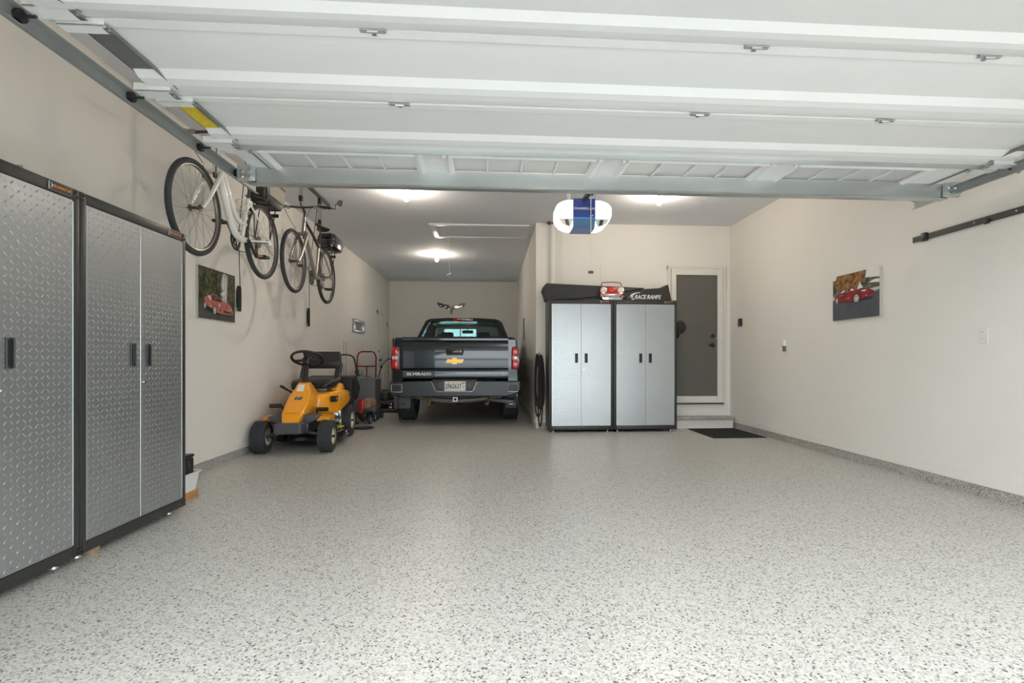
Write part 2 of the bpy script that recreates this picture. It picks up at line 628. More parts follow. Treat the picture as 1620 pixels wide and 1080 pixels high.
d1 = struct('door_1', MB().b(XW, XW + .02, 12.36, 12.43, 0, 2.17).b(XW, XW + .02, 13.43, 13.50, 0, 2.17).b(XW, XW + .02, 12.36, 13.50, 2.10, 2.17), 'trim_paint',
            label='white six-panel door behind the truck')
sl = MB().b(XW, XW + .006, 12.43, 13.43, .01, 2.10).build('door_slab', 'trim_paint', d1)
for (ya, yb) in ((12.55, 12.88), (12.98, 13.31)):
    for (za, zb) in ((.2, .85), (.97, 1.62), (1.74, 1.98)):
        MB().b(XW + .006, XW + .016, ya, yb, za, zb, .009, 2).build('panel', 'trim_paint', sl)
MB().cyl((XW, 12.50, 1.02), (XW + .05, 12.50, 1.02), .012).ball((XW + .06, 12.50, 1.02), (.025, .028, .028)).build('knob', 'black_plastic', d1)
MB().cyl((XW, 12.50, 1.22), (XW + .025, 12.50, 1.22), .028, n=16).build('deadbolt', 'black_plastic', d1)
for z in (.25, 1.86):
    MB().b(XW + .02, XW + .032, 13.425, 13.455, z, z + .1).build('hinge', 'dark_steel', d1)


# ------------------------------------------------------------------ steel storage cabinets
CW, CH, CD, CZ = .9144, 1.83, .46, .035
RAIL, TOPR = .04, .055
dw, dh = (CW - 2 * RAIL) / 2 - .002, CH - 2 * TOPR - .004


def tread_mesh():
    mb = MB()
    p = .0315
    nx, nz = int(dw / p), int(dh / p)
    ox, oz = (dw - nx * p) / 2 + p / 2, (dh - nz * p) / 2 + p / 2
    L, W, H = .0132, .0044, .0013
    for i in range(nx):
        for j in range(nz):
            a = PI / 4 if (i + j) % 2 else -PI / 4
            c, s = math.cos(a), math.sin(a)
            cx, cz = ox + i * p, oz + j * p

            def q(u, v, h):
                return mb.bm.verts.new((cx + u * c - v * s, -h, cz + u * s + v * c))
            A, B, C, D = q(-L, 0, 0), q(0, -W, 0), q(L, 0, 0), q(0, W, 0)
            E1, E2 = q(-L * .55, 0, H), q(L * .55, 0, H)
            for f in ((A, B, E1), (B, E2, E1), (B, C, E2), (C, D, E2), (D, E1, E2), (D, A, E1)):
                mb.bm.faces.new(f)
    return mb


TREAD = None


def make_cabinet(label, group, badge_light=False):
    global TREAD
    t = thing('storage_cabinet', label, 'cabinet', (0, 0, 0), 0, group, world=False)
    body = MB()
    z0, z1 = CZ, CZ + CH
    body.b(0, .012, .012, CD, z0, z1).b(CW - .012, CW, .012, CD, z0, z1).b(.012, CW - .012, CD - .01, CD, z0, z1)
    body.b(.012, CW - .012, .012, CD - .01, z1 - .012, z1).b(.012, CW - .012, .012, CD - .01, z0, z0 + .012)
    body.build('body', 'black_frame', t)
    fr = MB()
    fr.b(0, RAIL, -.012, .012, z0, z1, .004, 2).b(CW - RAIL, CW, -.012, .012, z0, z1, .004, 2)
    fr.b(RAIL, CW - RAIL, -.0115, .012, z1 - TOPR, z1, .004, 2).b(RAIL, CW - RAIL, -.0115, .012, z0, z0 + TOPR, .004, 2)
    frame = fr.build('front_frame', 'black_frame', t)
    for sx in (.013, CW - .013):
        for zz in (z0 + .014, z0 + .036, z1 - .016, z1 - .038):
            MB().cyl((sx + (.012 if zz > 1 else -.0) * (1 if sx < .5 else -1) * (1 if zz > z1 - .03 else 0), -.011, zz), (sx + (.012 if zz > 1 else 0) * (1 if sx < .5 else -1) * (1 if zz > z1 - .03 else 0), -.016, zz), .006, n=10).build('bolt', 'black_plastic', frame)
    for k in range(2):
        x0 = RAIL + .002 + k * (dw + .002)
        d = MB().b(x0, x0 + dw, -.010, .010, z0 + TOPR + .002, z0 + TOPR + .002 + dh, .002, 1).build('door', 'tread_silver', t)
        if TREAD is None:
            o = tread_mesh().build('tread_pattern', 'tread_silver', d, kind='stuff', smooth=0)
            TREAD = o.data
        else:
            o = bpy.data.objects.new('tread_pattern', TREAD)
            COL.objects.link(o)
            o.parent = d
            o['kind'] = 'stuff'
        o.location = (x0, -.0100, z0 + TOPR + .002)
        MB().b(x0 - .0015 if k == 0 else x0 + dw - .002, x0 + .002 if k == 0 else x0 + dw + .0015, -.012, -.006, z0 + TOPR + .01, z0 + TOPR + dh - .006).build('edge_strip', 'door_edge', d)
        hx = (x0 + dw - .068) if k == 0 else (x0 + .068)
        hz = 1.045
        h = MB().b(hx - .021, hx - .014, -.020, -.008, hz - .066, hz + .066, .002, 1).b(hx + .014, hx + .021, -.020, -.008, hz - .066, hz + .066, .002, 1)
        h.b(hx - .014, hx + .014, -.020, -.008, hz + .056, hz + .066, .002, 1).b(hx - .014, hx + .014, -.020, -.008, hz - .066, hz - .056, .002, 1)
        h.b(hx - .014, hx + .014, -.0115, -.009, hz - .056, hz + .056)
        h.b(hx - .014 if k else hx + .002, hx - .002 if k else hx + .014, -.017, -.0115, hz - .054, hz + .054, .002, 1)
        h.build('handle', 'black_plastic', d)
        if k == 1:
            MB().cyl((x0 + .035, -.009, .885), (x0 + .035, -.017, .885), .0085, n=14).build('lock', 'chrome', d)
    # maker's badge
    bx = CW - RAIL - .085
    bd = MB().b(bx - .062, bx + .062, -.0145, -.0105, z1 - .048, z1 - .007, .002, 1).build('badge', 'steel', t)
    MB().b(bx - .060, bx + .060, -.0155, -.0140, z1 - .046, z1 - .009).build('badge_face', 'black_frame', bd)
    MB().text('GLADIATOR', .0185, T(bx + .012, -.0162, z1 - .026) @ FACE_FRONT, .0006, bold=.0004).build('badge_lettering', 'orange_print', bd)
    MB().prism([(bx - .056, z1 - .013), (bx - .050, z1 - .026), (bx - .056, z1 - .042), (bx - .040, z1 - .030), (bx - .040, z1 - .022)], 'xz', -.0166, -.0150).build('badge_mark', 'steel', bd)
    for fx in (.07, CW - .07):
        for fy in (.06, CD - .06):
            MB().cyl((fx, fy, 0), (fx, fy, .010), .025, .022, n=16).cyl((fx, fy, .010), (fx, fy, CZ + .004), .008, n=8).build('levelling_foot', 'galvanised', t)
    return t


def place(t, loc, rz):
    t.location = loc
    t.rotation_euler = (0, 0, rz)


c1 = make_cabinet('tall silver diamond-plate cabinet with a metal bar lying on top', 'silver diamond-plate garage cabinets')
place(c1, (-2.081, 2.806 - .004 - CW, 0), PI / 2)
c2 = dup(c1)
c2['label'] = 'tall silver diamond-plate cabinet beside the black case and white bin'
place(c2, (-2.081, 2.806, 0), PI / 2)
c3 = dup(c1)
c3['label'] = 'pale silver diamond-plate cabinet next to the hanging black cable coil'
place(c3, (.790, 7.362, 0), 0)
c4 = dup(c1)
c4['label'] = 'pale silver diamond-plate cabinet next to the storm door'
place(c4, (.790 + CW + .004, 7.362, 0), 0)

fb = thing('flat_bar', 'bent flat silver metal bar lying on top of a tall cabinet', 'metal bar', (-2.1, 2.3, CZ + CH))
zt = CZ + CH
MB().b(-2.125, -2.085, 1.95, 2.50, zt + .001, zt + .006).b(-2.125, -2.085, 2.495, 2.50, zt + .001, zt + .018).b(-2.125, -2.085, 2.50, 2.545, zt + .001, zt + .004).build('bar', 'steel', fb)
MB().cyl((-2.105, 2.525, zt + .004), (-2.105, 2.525, zt + .008), .006).build('rivet', 'dark_steel', fb)

tag(MB().b(-2.150, -2.086, 2.905, 2.965, .0, .030, .003).build('wooden_shim', 'tan_wood'), 'small brown wooden shim wedged under the tall cabinet', 'shim')

# stack beside the left cabinets
tag(MB().b(-2.49, -2.195, 3.80, 4.115, 0, .055, .004).build('wooden_block', 'pine_wood'), 'orange-brown wooden block under the white plastic bin', 'block')
bn = thing('plastic_bin', 'white plastic bin on a wooden block under the black case', 'bin', (-2.37, 3.96, .056))
rings = []
for z, e in ((.056, 0), (.16, .014), (.185, .018), (.188, .030), (.196, .030)):
    rings.append([(-2.342 + x, 3.958 + y, z) for x, y in rrect(.140 + e, .150 + e, .03)])
for z, e in ((.196, .020), (.19, .012), (.070, -.006)):
    rings.append([(-2.342 + x, 3.958 + y, z) for x, y in rrect(.140 + e, .150 + e, .03)])
MB().loft(rings).build('tub', 'white_plastic', bn)
bc = thing('case', 'small black latched case sitting in the white plastic bin', 'case', (-2.37, 3.96, .072))
MB().b(-2.46, -2.205, 3.84, 4.075, .072, .30, .012).build('shell', 'black_plastic', bc)
MB().b(-2.462, -2.203, 3.838, 4.077, .30, .325, .008).build('lid', 'black_plastic', bc)
MB().b(-2.206, -2.198, 3.985, 4.012, .235, .285, .003).build('latch', 'dark_steel', bc)


# ------------------------------------------------------------------ garage door, open overhead
DX0, DX1, ZD, SL = -1.53, 3.17, 2.262, .567
Y0S = [1.995 - SL, 1.995, 1.995 + SL, 1.995 + 2 * SL]
gd = thing('garage_door', 'white sectional garage door rolled open overhead with glazed end section', 'garage door', (.82, 2.5, ZD))
PROF = [(0.004, .020), (.050, .020), (.062, .012), (.075, .010), (.090, 0), (.362, 0), (.404, .022), (.450, .028), (.458, .018), (.500, .020), (.545, .020), (.563, .016)]


def section(k, tilt=0.):
    """one horizontal section: a bent-sheet profile pushed along x; returns the object and a mapping of (y,drop) to world"""
    ys = Y0S[k]
    c, s = math.cos(tilt), math.sin(tilt)

    def W(x, y, p):          # y from near edge, p = drop below the face; a tilted section pivots on its far edge
        dy, dz = y - SL, -p
        return (x, ys + SL + dy * c - dz * s, ZD + dz * c + dy * s)
    return W


def sweep(mb, W, prof, x0, x1, th=.035):
    a = [W(x0, y, p) for y, p in prof] + [W(x0, prof[-1][0], -th), W(x0, prof[0][0], -th)]
    b_ = [W(x1, y, p) for y, p in prof] + [W(x1, prof[-1][0], -th), W(x1, prof[0][0], -th)]
    mb.loft([a, b_])
    return mb


HX = (-.443, 1.03, 2.0)
for k in range(4):
    W = section(k, math.radians(15) if k == 0 else 0)
    if k < 3:
        sec = sweep(MB(), W, PROF, DX0, DX1).build('door_section', 'white_steel', gd, smooth=20)
    else:
        # glazed section: rails and stiles around four openings
        mb = MB()
        wy0, wy1 = .085, .40
        wxs = [(-1.375 + i * 1.103, -1.375 + i * 1.103 + .92) for i in range(4)]
        ys = Y0S[3]

        def bar(x0, x1, y0, y1, drop=.012):
            mb.b(x0, x1, ys + y0, ys + y1, ZD - drop, ZD + .03)
        bar(DX0, DX1, .004, wy0)
        bar(DX0, DX1, wy1, .563)
        xs = [DX0] + [v for ab in wxs for v in ab] + [DX1]
        for i in range(0, len(xs), 2):
            bar(xs[i], xs[i + 1], wy0, wy1)
        sec = mb.build('door_section', 'white_steel', gd, smooth=20)
        for (xa, xb) in wxs:
            fr = MB()
            for (a0, a1, b0, b1) in ((xa - .03, xb + .03, wy0 - .03, wy0 + .03), (xa - .03, xb + .03, wy1 - .03, wy1 + .03)):
                fr.prism([(ys + b0, ZD - .012), (ys + b1, ZD - .012), (ys + (b0 + b1) / 2 + .004, ZD - .026), (ys + (b0 + b1) / 2 - .004, ZD - .026)], 'yz', a0, a1)
            for a0 in (xa, xb):
                fr.prism([(a0 - .03, ZD - .012), (a0 + .03, ZD - .012), (a0 + .004, ZD - .026), (a0 - .004, ZD - .026)], 'xz', ys + wy0 - .03, ys + wy1 + .03)
            wf = fr.build('window_frame', 'white_steel', sec, smooth=20)
        for (xa, xb) in wxs:
            for j in range(4):
                pa = xa + .02 + j * (.88 / 4)
                MB().b(pa + .004, pa + .216, ys + wy0 + .02, ys + wy1 - .02, ZD + .002, ZD + .006).build('pane', 'frosted_pane', sec)
                if j:
                    MB().b(pa - .006, pa + .006, ys + wy0 + .01, ys + wy1 - .01, ZD - .008, ZD + .01).build('glazing_bar', 'white_steel', sec)
    # end stiles of bare steel with folded lip
    for sgn, xe in ((-1, DX0), (1, DX1)):
        mb = MB()
        p0, p1 = W(xe, .03, .0), W(xe, SL - .03, 0)
        y0, y1 = .06, SL - .07
        a = [W(xe + sgn * .004, y0, .003), W(xe - sgn * .10, y0, .003), W(xe - sgn * .108, y0, .024), W(xe - sgn * .112, y0, .024), W(xe - sgn * .104, y0, .0), W(xe + sgn * .004, y0, 0.0)]
        b_ = [W(xe + sgn * .004, y1, .003), W(xe - sgn * .10, y1, .003), W(xe - sgn * .108, y1, .024), W(xe - sgn * .112, y1, .024), W(xe - sgn * .104, y1, .0), W(xe + sgn * .004, y1, 0.0)]
        mb.loft([a, b_])
        mb.loft([[W(xe + sgn * .003, yq, -.036), W(xe + sgn * .006, yq, -.036), W(xe + sgn * .006, yq, .006), W(xe + sgn * .003, yq, .006)] for yq in (.01, SL - .01)])
        e = mb.build('end_stile', 'galvanised_dark', sec, smooth=0)
    if k == 2:
        MB().b(DX0 - .003, DX0 + .070, Y0S[2] + .13, Y0S[2] + .47, ZD - .0045, ZD - .003).build('warning_label', 'label_yellow', sec, label='yellow warning label')
    # end brackets painted white, rollers
    if k > 0:
        yc = Y0S[k]
        for sgn, xe in ((-1, DX0), (1, DX1)):
            for (ya, yb, xi) in ((yc - .085, yc - .01, .085), (yc + .012, yc + .065, .13)):
                xa = xe + sgn * (.072 if ya < yc - .05 else .035)
                xb = xe - sgn * xi
                mb = MB().b(min(xa, xb), max(xa, xb), ya, yb, ZD - .040, ZD - .0355, .001, 1)
                mb.b(min(xa, xb), max(xa, xb), ya, ya + .004, ZD - .040, ZD - .004)
                mb.build('end_bracket', 'white_steel', sec, smooth=0)
                mb = MB().b(xb - .012, xb + .012, ya + .01, yb - .006, ZD - .0435, ZD - .040, .003)
                mb.cyl((xb, (ya + yb) / 2, ZD - .0435), (xb, (ya + yb) / 2, ZD - .047), .006, n=8)
                mb.build('bracket_tab', 'steel', sec)
            xr = xe + sgn * .105
            MB().cyl((xe + sgn * .05, yc - .048, ZD - .055), (xr, yc - .048, ZD - .055), .006, n=10).cyl((xr - .011, yc - .048, ZD - .055), (xr + .011, yc - .048, ZD - .055), .022, n=16).build('roller', 'black_plastic', sec)
    if k > 0:
        for hx in HX:
            yc = Y0S[k]
            h = MB().b(hx - .048, hx + .048, yc - .010, yc - .001, ZD - .028, ZD - .020, .001, 1).b(hx - .048, hx + .048, yc + .001, yc + .010, ZD - .028, ZD - .020, .001, 1)
            h.cyl((hx - .02, yc, ZD - .028), (hx + .02, yc, ZD - .028), .006, n=8)
            h.b(hx - .008, hx + .008, yc + .004, yc + .03, ZD - .026, ZD - .020)
            h.build('hinge', 'steel', sec, smooth=0)
# struts
MB().prism([(3.115, ZD - .012), (3.118, ZD - .045), (3.122, ZD - .045), (3.130, ZD - .020), (3.150, ZD - .020), (3.150, ZD - .012)], 'yz', DX0 + .08, DX1 - .08).build('strut', 'galvanised', gd, smooth=0)
zs0 = 2.150
MB().prism([(3.49, ZD - .010), (3.495, zs0 + .012), (3.490, zs0), (3.505, zs0 - .004), (3.560, zs0 - .002), (3.565, ZD - .010), (3.555, ZD - .010), (3.552, zs0 + .008), (3.510, zs0 + .008), (3.502, ZD - .010)], 'yz', DX0 - .01, DX1 + .02).build('top_strut', 'galvanised', gd, smooth=0)
for sgn, xe in ((-1, DX0), (1, DX1)):
    x = xe + sgn * .03
    m = MB().b(x - .055, x + .055, 3.46, 3.487, zs0 + .004, zs0 + .10, .004).b(x - .055, x + .055, 3.46, 3.56, zs0 + .094, zs0 + .104, .002)
    br = m.build('top_bracket', 'galvanised', gd)
    for dx in (-.025, .025):
        for dz in (.03, .065):
            MB().cyl((x + dx, 3.46, zs0 + dz), (x + dx, 3.452, zs0 + dz), .009, n=8).build('bolt', 'chrome', br)
    xr = xe + sgn * .105
    MB().cyl((xe, 3.50, ZD - .055), (xr, 3.50, ZD - .055), .006, n=10).cyl((xr - .011, 3.50, ZD - .055), (xr + .011, 3.50, ZD - .055), .022, n=16).build('roller', 'black_plastic', br)
# rubber seal on the bottom edge of the tilted section
Wb = section(0, math.radians(15))
MB().tube([Wb(DX0, -.012, 0), Wb(DX1, -.012, 0)], .022, 10).build('bottom_seal', 'grey_plastic', gd)


def track(x, sgn, label, yend):
    t = thing('door_track', label, 'track', (x, 2.6, 2.175), group='overhead door tracks')
    zb, zt_ = 2.175, 2.232
    prof = [(0, zb), (sgn * .026, zb - .004), (sgn * .026, zb), (sgn * .004, zb + .005), (sgn * .004, zt_ - .005), (sgn * .026, zt_), (sgn * .026, zt_ + .004), (0, zt_)]
    mb = MB()
    path = [(yend, 0), (1.75, 0)] + [(1.75 - .38 * math.sin(a), -.38 * (1 - math.cos(a))) for a in [i * PI / 2 / 8 for i in range(1, 9)]]
    rings = []
    for i, (y, dz) in enumerate(path):
        ang = 0 if i < 2 else (i - 1) * PI / 2 / 8
        c, s = math.cos(ang), math.sin(ang)
        rings.append([(x + px, y + (pz - zb) * s * -1, zb + dz + (pz - zb) * c) for px, pz in prof])
    rings.append([(px, py, .05) for px, py, pz in rings[-1]])
    mb.loft(rings)
    rail = mb.build('rail', 'track_steel', t, smooth=25)
    for yy in (yend - .12,):
        MB().b(x - .003, x + .003, yy - .016, yy + .016, zt_, ZC).build('hanger', 'galvanised', t)
    return t


track(-1.648, 1, 'grey steel overhead door track beside the white bicycle', 3.80)
track(3.238, -1, 'grey steel overhead door track above the black wall rail', 3.84)

# ------------------------------------------------------------------ opener
OX, OY = .872, 4.98
op = thing('garage_door_opener', 'white and blue garage door opener with lit lenses hanging from the ceiling', 'door opener', (OX, OY, 2.28))
zb, zt_ = 2.278, 2.552
oc = (zb + zt_) / 2


def side_lens(sgn):
    mb = MB()
    rings = []
    for x, hz, dzc in ((.106, .134, 0), (.16, .132, .001), (.215, .112, .004), (.25, .08, .012), (.266, .05, .018)):
        rings.append([(OX + sgn * x, OY + .13 + yy, oc + dzc + zz) for yy, zz in rrect(.13, hz, .03)])
    return mb.loft(rings)


for s in (-1, 1):
    side_lens(s).build('lens', 'lens_glow', op, label='glowing white light lens')
pr = [(OY - .012, zt_), (OY - .012, zb + .085), (OY - .006, zb + .07), (OY + .04, zb), (OY + .26, zb), (OY + .26, zt_)]
hs = MB().prism(pr, 'yz', OX - .106, OX + .106).build('housing', 'blue_panel', op)
MB().b(OX - .1065, OX + .1065, OY - .0135, OY - .010, zb + .082, zb + .095).build('stripe', 'blue_stripe', hs)
MB().prism([(OY - .013, zb + .082), (OY - .007, zb + .068), (OY + .039, zb - .001), (OY + .045, zb - .001), (OY + .045, zb + .082)], 'yz', OX - .1062, OX + .1062).build('lower_panel', 'steel_blue', hs)
MB().text('CHAMBERLAIN', .030, T(OX, OY - .0135, zb + .178) @ FACE_FRONT, .0008, bold=.0005).build('lettering', 'print_white', hs)
MB().b(OX + .055, OX + .085, OY - .0135, OY - .0125, zb + .108, zb + .113).b(OX + .080, OX + .086, OY - .0135, OY - .0125, zb + .113, zb + .121).build('mark', 'print_white', hs)
for s in (-1, 1):
    mb = MB()
    mb.prism([(OX + s * .10, zb + .083), (OX + s * .245, zb + .083), (OX + s * .205, zb + .035), (OX + s * .135, zb + .008)], 'xz', OY - .004, OY + .02)
    mb.build('lens_grille', 'white_plastic', op)
    MB().prism([(OX + s * .140, zb + .018), (OX + s * .172, zb + .022), (OX + s * .188, zb + .074), (OX + s * .152, zb + .074)], 'xz', OY - .010, OY).build('lamp_holder', 'dark_steel', op)
mb = MB().b(OX - .02, OX + .02, 1.25, OY + .02, zt_ - .03, zt_ + .0)
mb.build('rail', 'dark_steel', op)
mb = MB().b(OX - .03, OX + .03, 4.60, 4.72, zt_ - .06, zt_ + .012, .006).cyl((OX - .03, 4.66, zt_ - .05), (OX + .03, 4.66, zt_ - .05), .012)
mb.build('trolley', 'black_plastic', op)
MB().tube([(OX, 3.60, ZD - .03), (OX, 4.05, zt_ - .10), (OX, 4.62, zt_ - .045)], .014, 6).build('door_arm', 'black_plastic', op)
for s in (-1, 1):
    MB().b(OX + s * .125 - .014, OX + s * .125 + .014, OY + .10, OY + .104, zt_ - .02, ZC).build('hanging_strap', 'galvanised', op)
MB().tube(bez([(OX - .11, OY + .1, ZC), (OX - .15, OY + .08, 2.72), (OX - .14, OY + .10, 2.58), (OX - .10, OY + .14, 2.53)]), .004, 6).build('power_cord', 'cord_white', op)
cd = MB().cyl((OX + .005, 4.66, zt_ - .05), (OX + .005, 4.66, 1.81), .0035, n=6).build('release_cord', 'cord_white', op)
MB().b(OX - .018, OX + .028, 4.65, 4.67, 1.788, 1.812, .006).build('release_handle', 'dark_red', cd)


# ------------------------------------------------------------------ ceiling bulbs, attic hatch
def lamp(x, y, label):
    t = thing('ceiling_lamp', label, 'lamp', (x, y, ZC), group='bare bulb ceiling lamps')
    MB().lathe([(.055, 0), (.055, -.012), (.048, -.02), (.026, -.026), (.022, -.06), (.018, -.062)], (x, y, ZC), (0, 0, 1), 20).build('lampholder', 'white_plastic', t)
    MB().lathe([(.013, -.060), (.016, -.072), (.026, -.088), (.031, -.108), (.027, -.127), (.014, -.139), (.001, -.142)], (x, y, ZC), (0, 0, 1), 20).build('bulb', 'bulb_glow', t)


lamp(-1.032, 6.43, 'bare warm bulb on a white ceiling holder near the dark bicycle')
lamp(2.049, 6.37, 'bare warm bulb on a white ceiling holder above the storm door area')
lamp(.50, 2.75, 'unseen warm bulb added above the open garage door to light the upper wall')  # unseen bulb, added to brighten the upper left wall
lamp(-1.073, 10.31, 'bare warm bulb on a white ceiling holder above the truck bed')

ah = thing('attic_hatch', 'white framed attic hatch in the ceiling with a pull cord', 'hatch', (-.19, 8.41, ZC))
hx0, hx1, hy0, hy1 = -.955, .57, 7.98, 8.84
mb = MB()
for (a, b_, c, d) in ((hx0, hx1, hy0, hy0 + .07), (hx0, hx1, hy1 - .07, hy1), (hx0, hx0 + .09, hy0 + .07, hy1 - .07), (hx1 - .09, hx1, hy0 + .07, hy1 - .07)):
    mb.b(a, b_, c, d, ZC - .022, ZC, .006)
mb.build('trim_frame', 'white_steel', ah)
MB().b(hx0 + .092, hx1 - .092, hy0 + .072, hy1 - .072, ZC - .008, ZC).build('hatch_panel', 'ceiling_paint', ah)
pc = MB().cyl((-.66, 8.2, ZC - .008), (-.66, 8.2, 2.34), .003, n=6).build('pull_cord', 'cord_white', ah)
MB().tube([(-.70, 8.2, 2.325), (-.66, 8.2, 2.345), (-.63, 8.2, 2.352)], .010, 6).build('toggle', 'cord_white', pc)
cl = thing('cable_clamp', 'dark red cable run along the ceiling edge above the cream pipe', 'cable', (.85, 7.7, ZC - .02))
MB().tube([(.79, 7.75, ZC - .02), (.84, 7.76, ZC - .035), (.95, 7.70, ZC - .02), (1.06, 7.6, ZC - .012)], .008, 6).build('cable', 'dark_red', cl)
MB().b(.825, .855, 7.74, 7.78, ZC - .05, ZC, .004).build('clamp', 'dark_red', cl)


# ------------------------------------------------------------------ framed prints
def canvas(name, label, wall_x, sgn, y0, y1, z0, z1, th, layers, edge='canvas_edge'):
    """flat print on a stretched canvas; layers: list of (material, [polygon of (u,v)]) with u along the viewer's left to right"""
    t = thing(name, label, 'picture', (wall_x, (y0 + y1) / 2, z0))
    MB().b(wall_x, wall_x + sgn * th, y0, y1, z0, z1).build('canvas', edge, t)
    mb = MB()
    ms = []
    for i, (m, pl) in enumerate(layers):
        if m not in ms:
            ms.append(m)
        mb.mi = ms.index(m)
        x = wall_x + sgn * (th + .0004 + .00025 * i)

        def P(u, v):
            y = (y0 + (y1 - y0) * u) if sgn > 0 else (y1 - (y1 - y0) * u)
            return (x, y, z0 + (z1 - z0) * v)
        for q in pl:
            pts = [P(u, v) for u, v in q]
            f = mb.poly(pts)
            f.normal_update()
            if f.normal.x * sgn < 0:
                f.normal_flip()
    mb.build('print', ms, t, smooth=0, recalc=False)
    return t


def circ(cx, cy, rx, ry, n=18):
    return [(cx + rx * math.cos(2 * PI * i / n), cy + ry * math.sin(2 * PI * i / n)) for i in range(n)]


def wheel_layers(cx, cy, rx, ry):
    out = [('print_black', [circ(cx, cy, rx, ry)]), ('print_white', [circ(cx, cy, rx * .72, ry * .78)]), ('photo_grey', [circ(cx, cy, rx * .62, ry * .68)])]
    sp = []
    for k in range(5):
        a = PI / 2 + k * 2 * PI / 5
        c, s = math.cos(a), math.sin(a)
        sp.append([(cx + rx * (.12 * -s), cy + ry * .12 * c), (cx + rx * (.66 * c - .10 * s), cy + ry * (.66 * s + .10 * c)), (cx + rx * (.66 * c + .10 * s), cy + ry * (.66 * s - .10 * c)), (cx + rx * .12 * s, cy - ry * .12 * c)])
    out.append(('print_white', sp))
    return out


Lp = [('forest_print', [[(0, 0), (1, 0), (1, 1), (0, 1)]]),
      ('road_dark', [[(0, 0), (1, 0), (1, .20), (.75, .22), (.3, .26), (0, .27)]]),
      ('water_print', [[(.60, .36), (.76, .36), (.745, .50), (.76, .60), (.775, .80), (.77, .96), (.70, .985), (.63, .97), (.605, .86), (.585, .75), (.60, .66), (.615, .60), (.56, .54), (.60, .50)]]),
      ('print_white', [[(.64, .66), (.655, .94), (.67, .94), (.665, .66)], [(.70, .52), (.705, .90), (.725, .90), (.715, .52)], [(.60, .53), (.66, .60), (.70, .61), (.66, .52)], [(.69, .47), (.76, .57), (.72, .46)]]),
      ('print_black', [[(.15, .17), (.40, .11), (.90, .10), (.92, .16), (.15, .25)]]),
      ('car_coral', [[(.14, .40), (.19, .44), (.27, .44), (.31, .495), (.40, .51), (.50, .49), (.60, .43), (.68, .40), (.80, .37), (.87, .32), (.92, .22), (.93, .155), (.86, .135), (.55, .14), (.44, .16), (.38, .20), (.20, .27), (.16, .30)]]),
      ('print_black', [[(.34, .39), (.36, .485), (.47, .485), (.58, .42), (.62, .375)]]),
      ('photo_grey', [[(.37, .40), (.385, .47), (.46, .47), (.55, .41)]]),
      ('print_white', [[(.51, .345), (.55, .31), (.57, .285), (.53, .29)], [(.865, .285), (.885, .25), (.90, .245), (.89, .28)], [(.23, .455), (.28, .465), (.31, .39), (.29, .37)], [(.27, .27), (.31, .25), (.30, .235)]]),
      ('print_black', [[(.64, .175), (.66, .215), (.88, .20), (.89, .165)], [(.54, .215), (.58, .22), (.58, .19), (.55, .19)], [(.72, .285), (.77, .285), (.76, .272), (.73, .27)]])]
Lp += wheel_layers(.41, .19, .055, .10) + wheel_layers(.155, .255, .035, .075)
canvas('canvas_print', 'canvas print of a coral sports car before a waterfall, hung below the white bicycle', XW, 1, 4.93, 5.605, 1.40, 1.875, .022, Lp)
Rp = [('hedge_print', [[(0, 0), (1, 0), (1, 1), (0, 1)]]),
      ('print_white', [[(.72, .84), (1, .80), (1, 1), (.72, 1)], [(0, .92), (.06, .90), (.10, 1), (0, 1)]]),
      ('autumn_print', [[(.02, .80), (.10, .98), (.25, 1), (.74, 1), (.72, .82), (.62, .70), (.40, .62), (.15, .66)]]),
      ('print_white', [[(.58, .70), (.61, .78), (.64, .70), (.68, .64), (.55, .62)], [(.78, .72), (.90, .77), (1, .76), (1, .69)]]),
      ('canvas_edge', [[(0, .55), (.2, .57), (1, .60), (1, .53), (0, .46)]]),
      ('road_grey', [[(0, 0), (1, 0), (1, .55), (.85, .50), (.1, .44), (0, .45)]]),
      ('print_black', [[(.06, .42), (.90, .42), (.82, .37), (.50, .35), (.10, .39)]]),
      ('car_red', [[(.04, .53), (.10, .585), (.22, .60), (.30, .66), (.42, .675), (.52, .62), (.62, .60), (.72, .61), (.82, .585), (.89, .54), (.90, .47), (.82, .435), (.62, .40), (.46, .385), (.18, .395), (.06, .45)]]),
      ('photo_grey', [[(.16, .60), (.25, .655), (.34, .66), (.38, .60), (.34, .59)]]),
      ('print_white', [[(.18, .605), (.25, .648), (.29, .648), (.24, .60)], [(.40, .62), (.42, .66), (.45, .655), (.50, .61)], [(.63, .575), (.68, .59), (.76, .57), (.70, .55)], [(.30, .465), (.39, .468), (.38, .455)], [(.72, .46), (.75, .465), (.75, .45)], [(.12, .545), (.24, .552), (.23, .543)]]),
      ('print_black', [[(.80, .50), (.88, .52), (.88, .495), (.80, .475)], [(.36, .63), (.38, .67), (.42, .60)]])]
Rp += wheel_layers(.54, .43, .075, .105) + wheel_layers(.105, .445, .035, .085)
canvas('canvas_print', 'canvas print of a dark red sports car under an autumn tree', XR, -1, 4.68, 5.355, 1.43, 1.89, .035, Rp, edge='canvas_edge')
fp = thing('picture_frame', 'small silver framed picture on the cream wall near the six-panel door', 'picture', (XW, 10.65, 1.57))
mb = MB()
for a in ((10.22, 11.08, 1.57, 1.61), (10.22, 11.08, 1.77, 1.81), (10.22, 10.40, 1.61, 1.77), (10.90, 11.08, 1.61, 1.77)):
    mb.b(XW, XW + .035, *a, .004)
mb.build('frame', 'steel', fp)
MB().b(XW, XW + .015, 10.40, 10.90, 1.61, 1.77).build('print', 'photo_grey', fp)
MB().b(XW + .016, XW + .018, 10.40, 10.90, 1.61, 1.77).build('glass', 'pane_glass', fp)


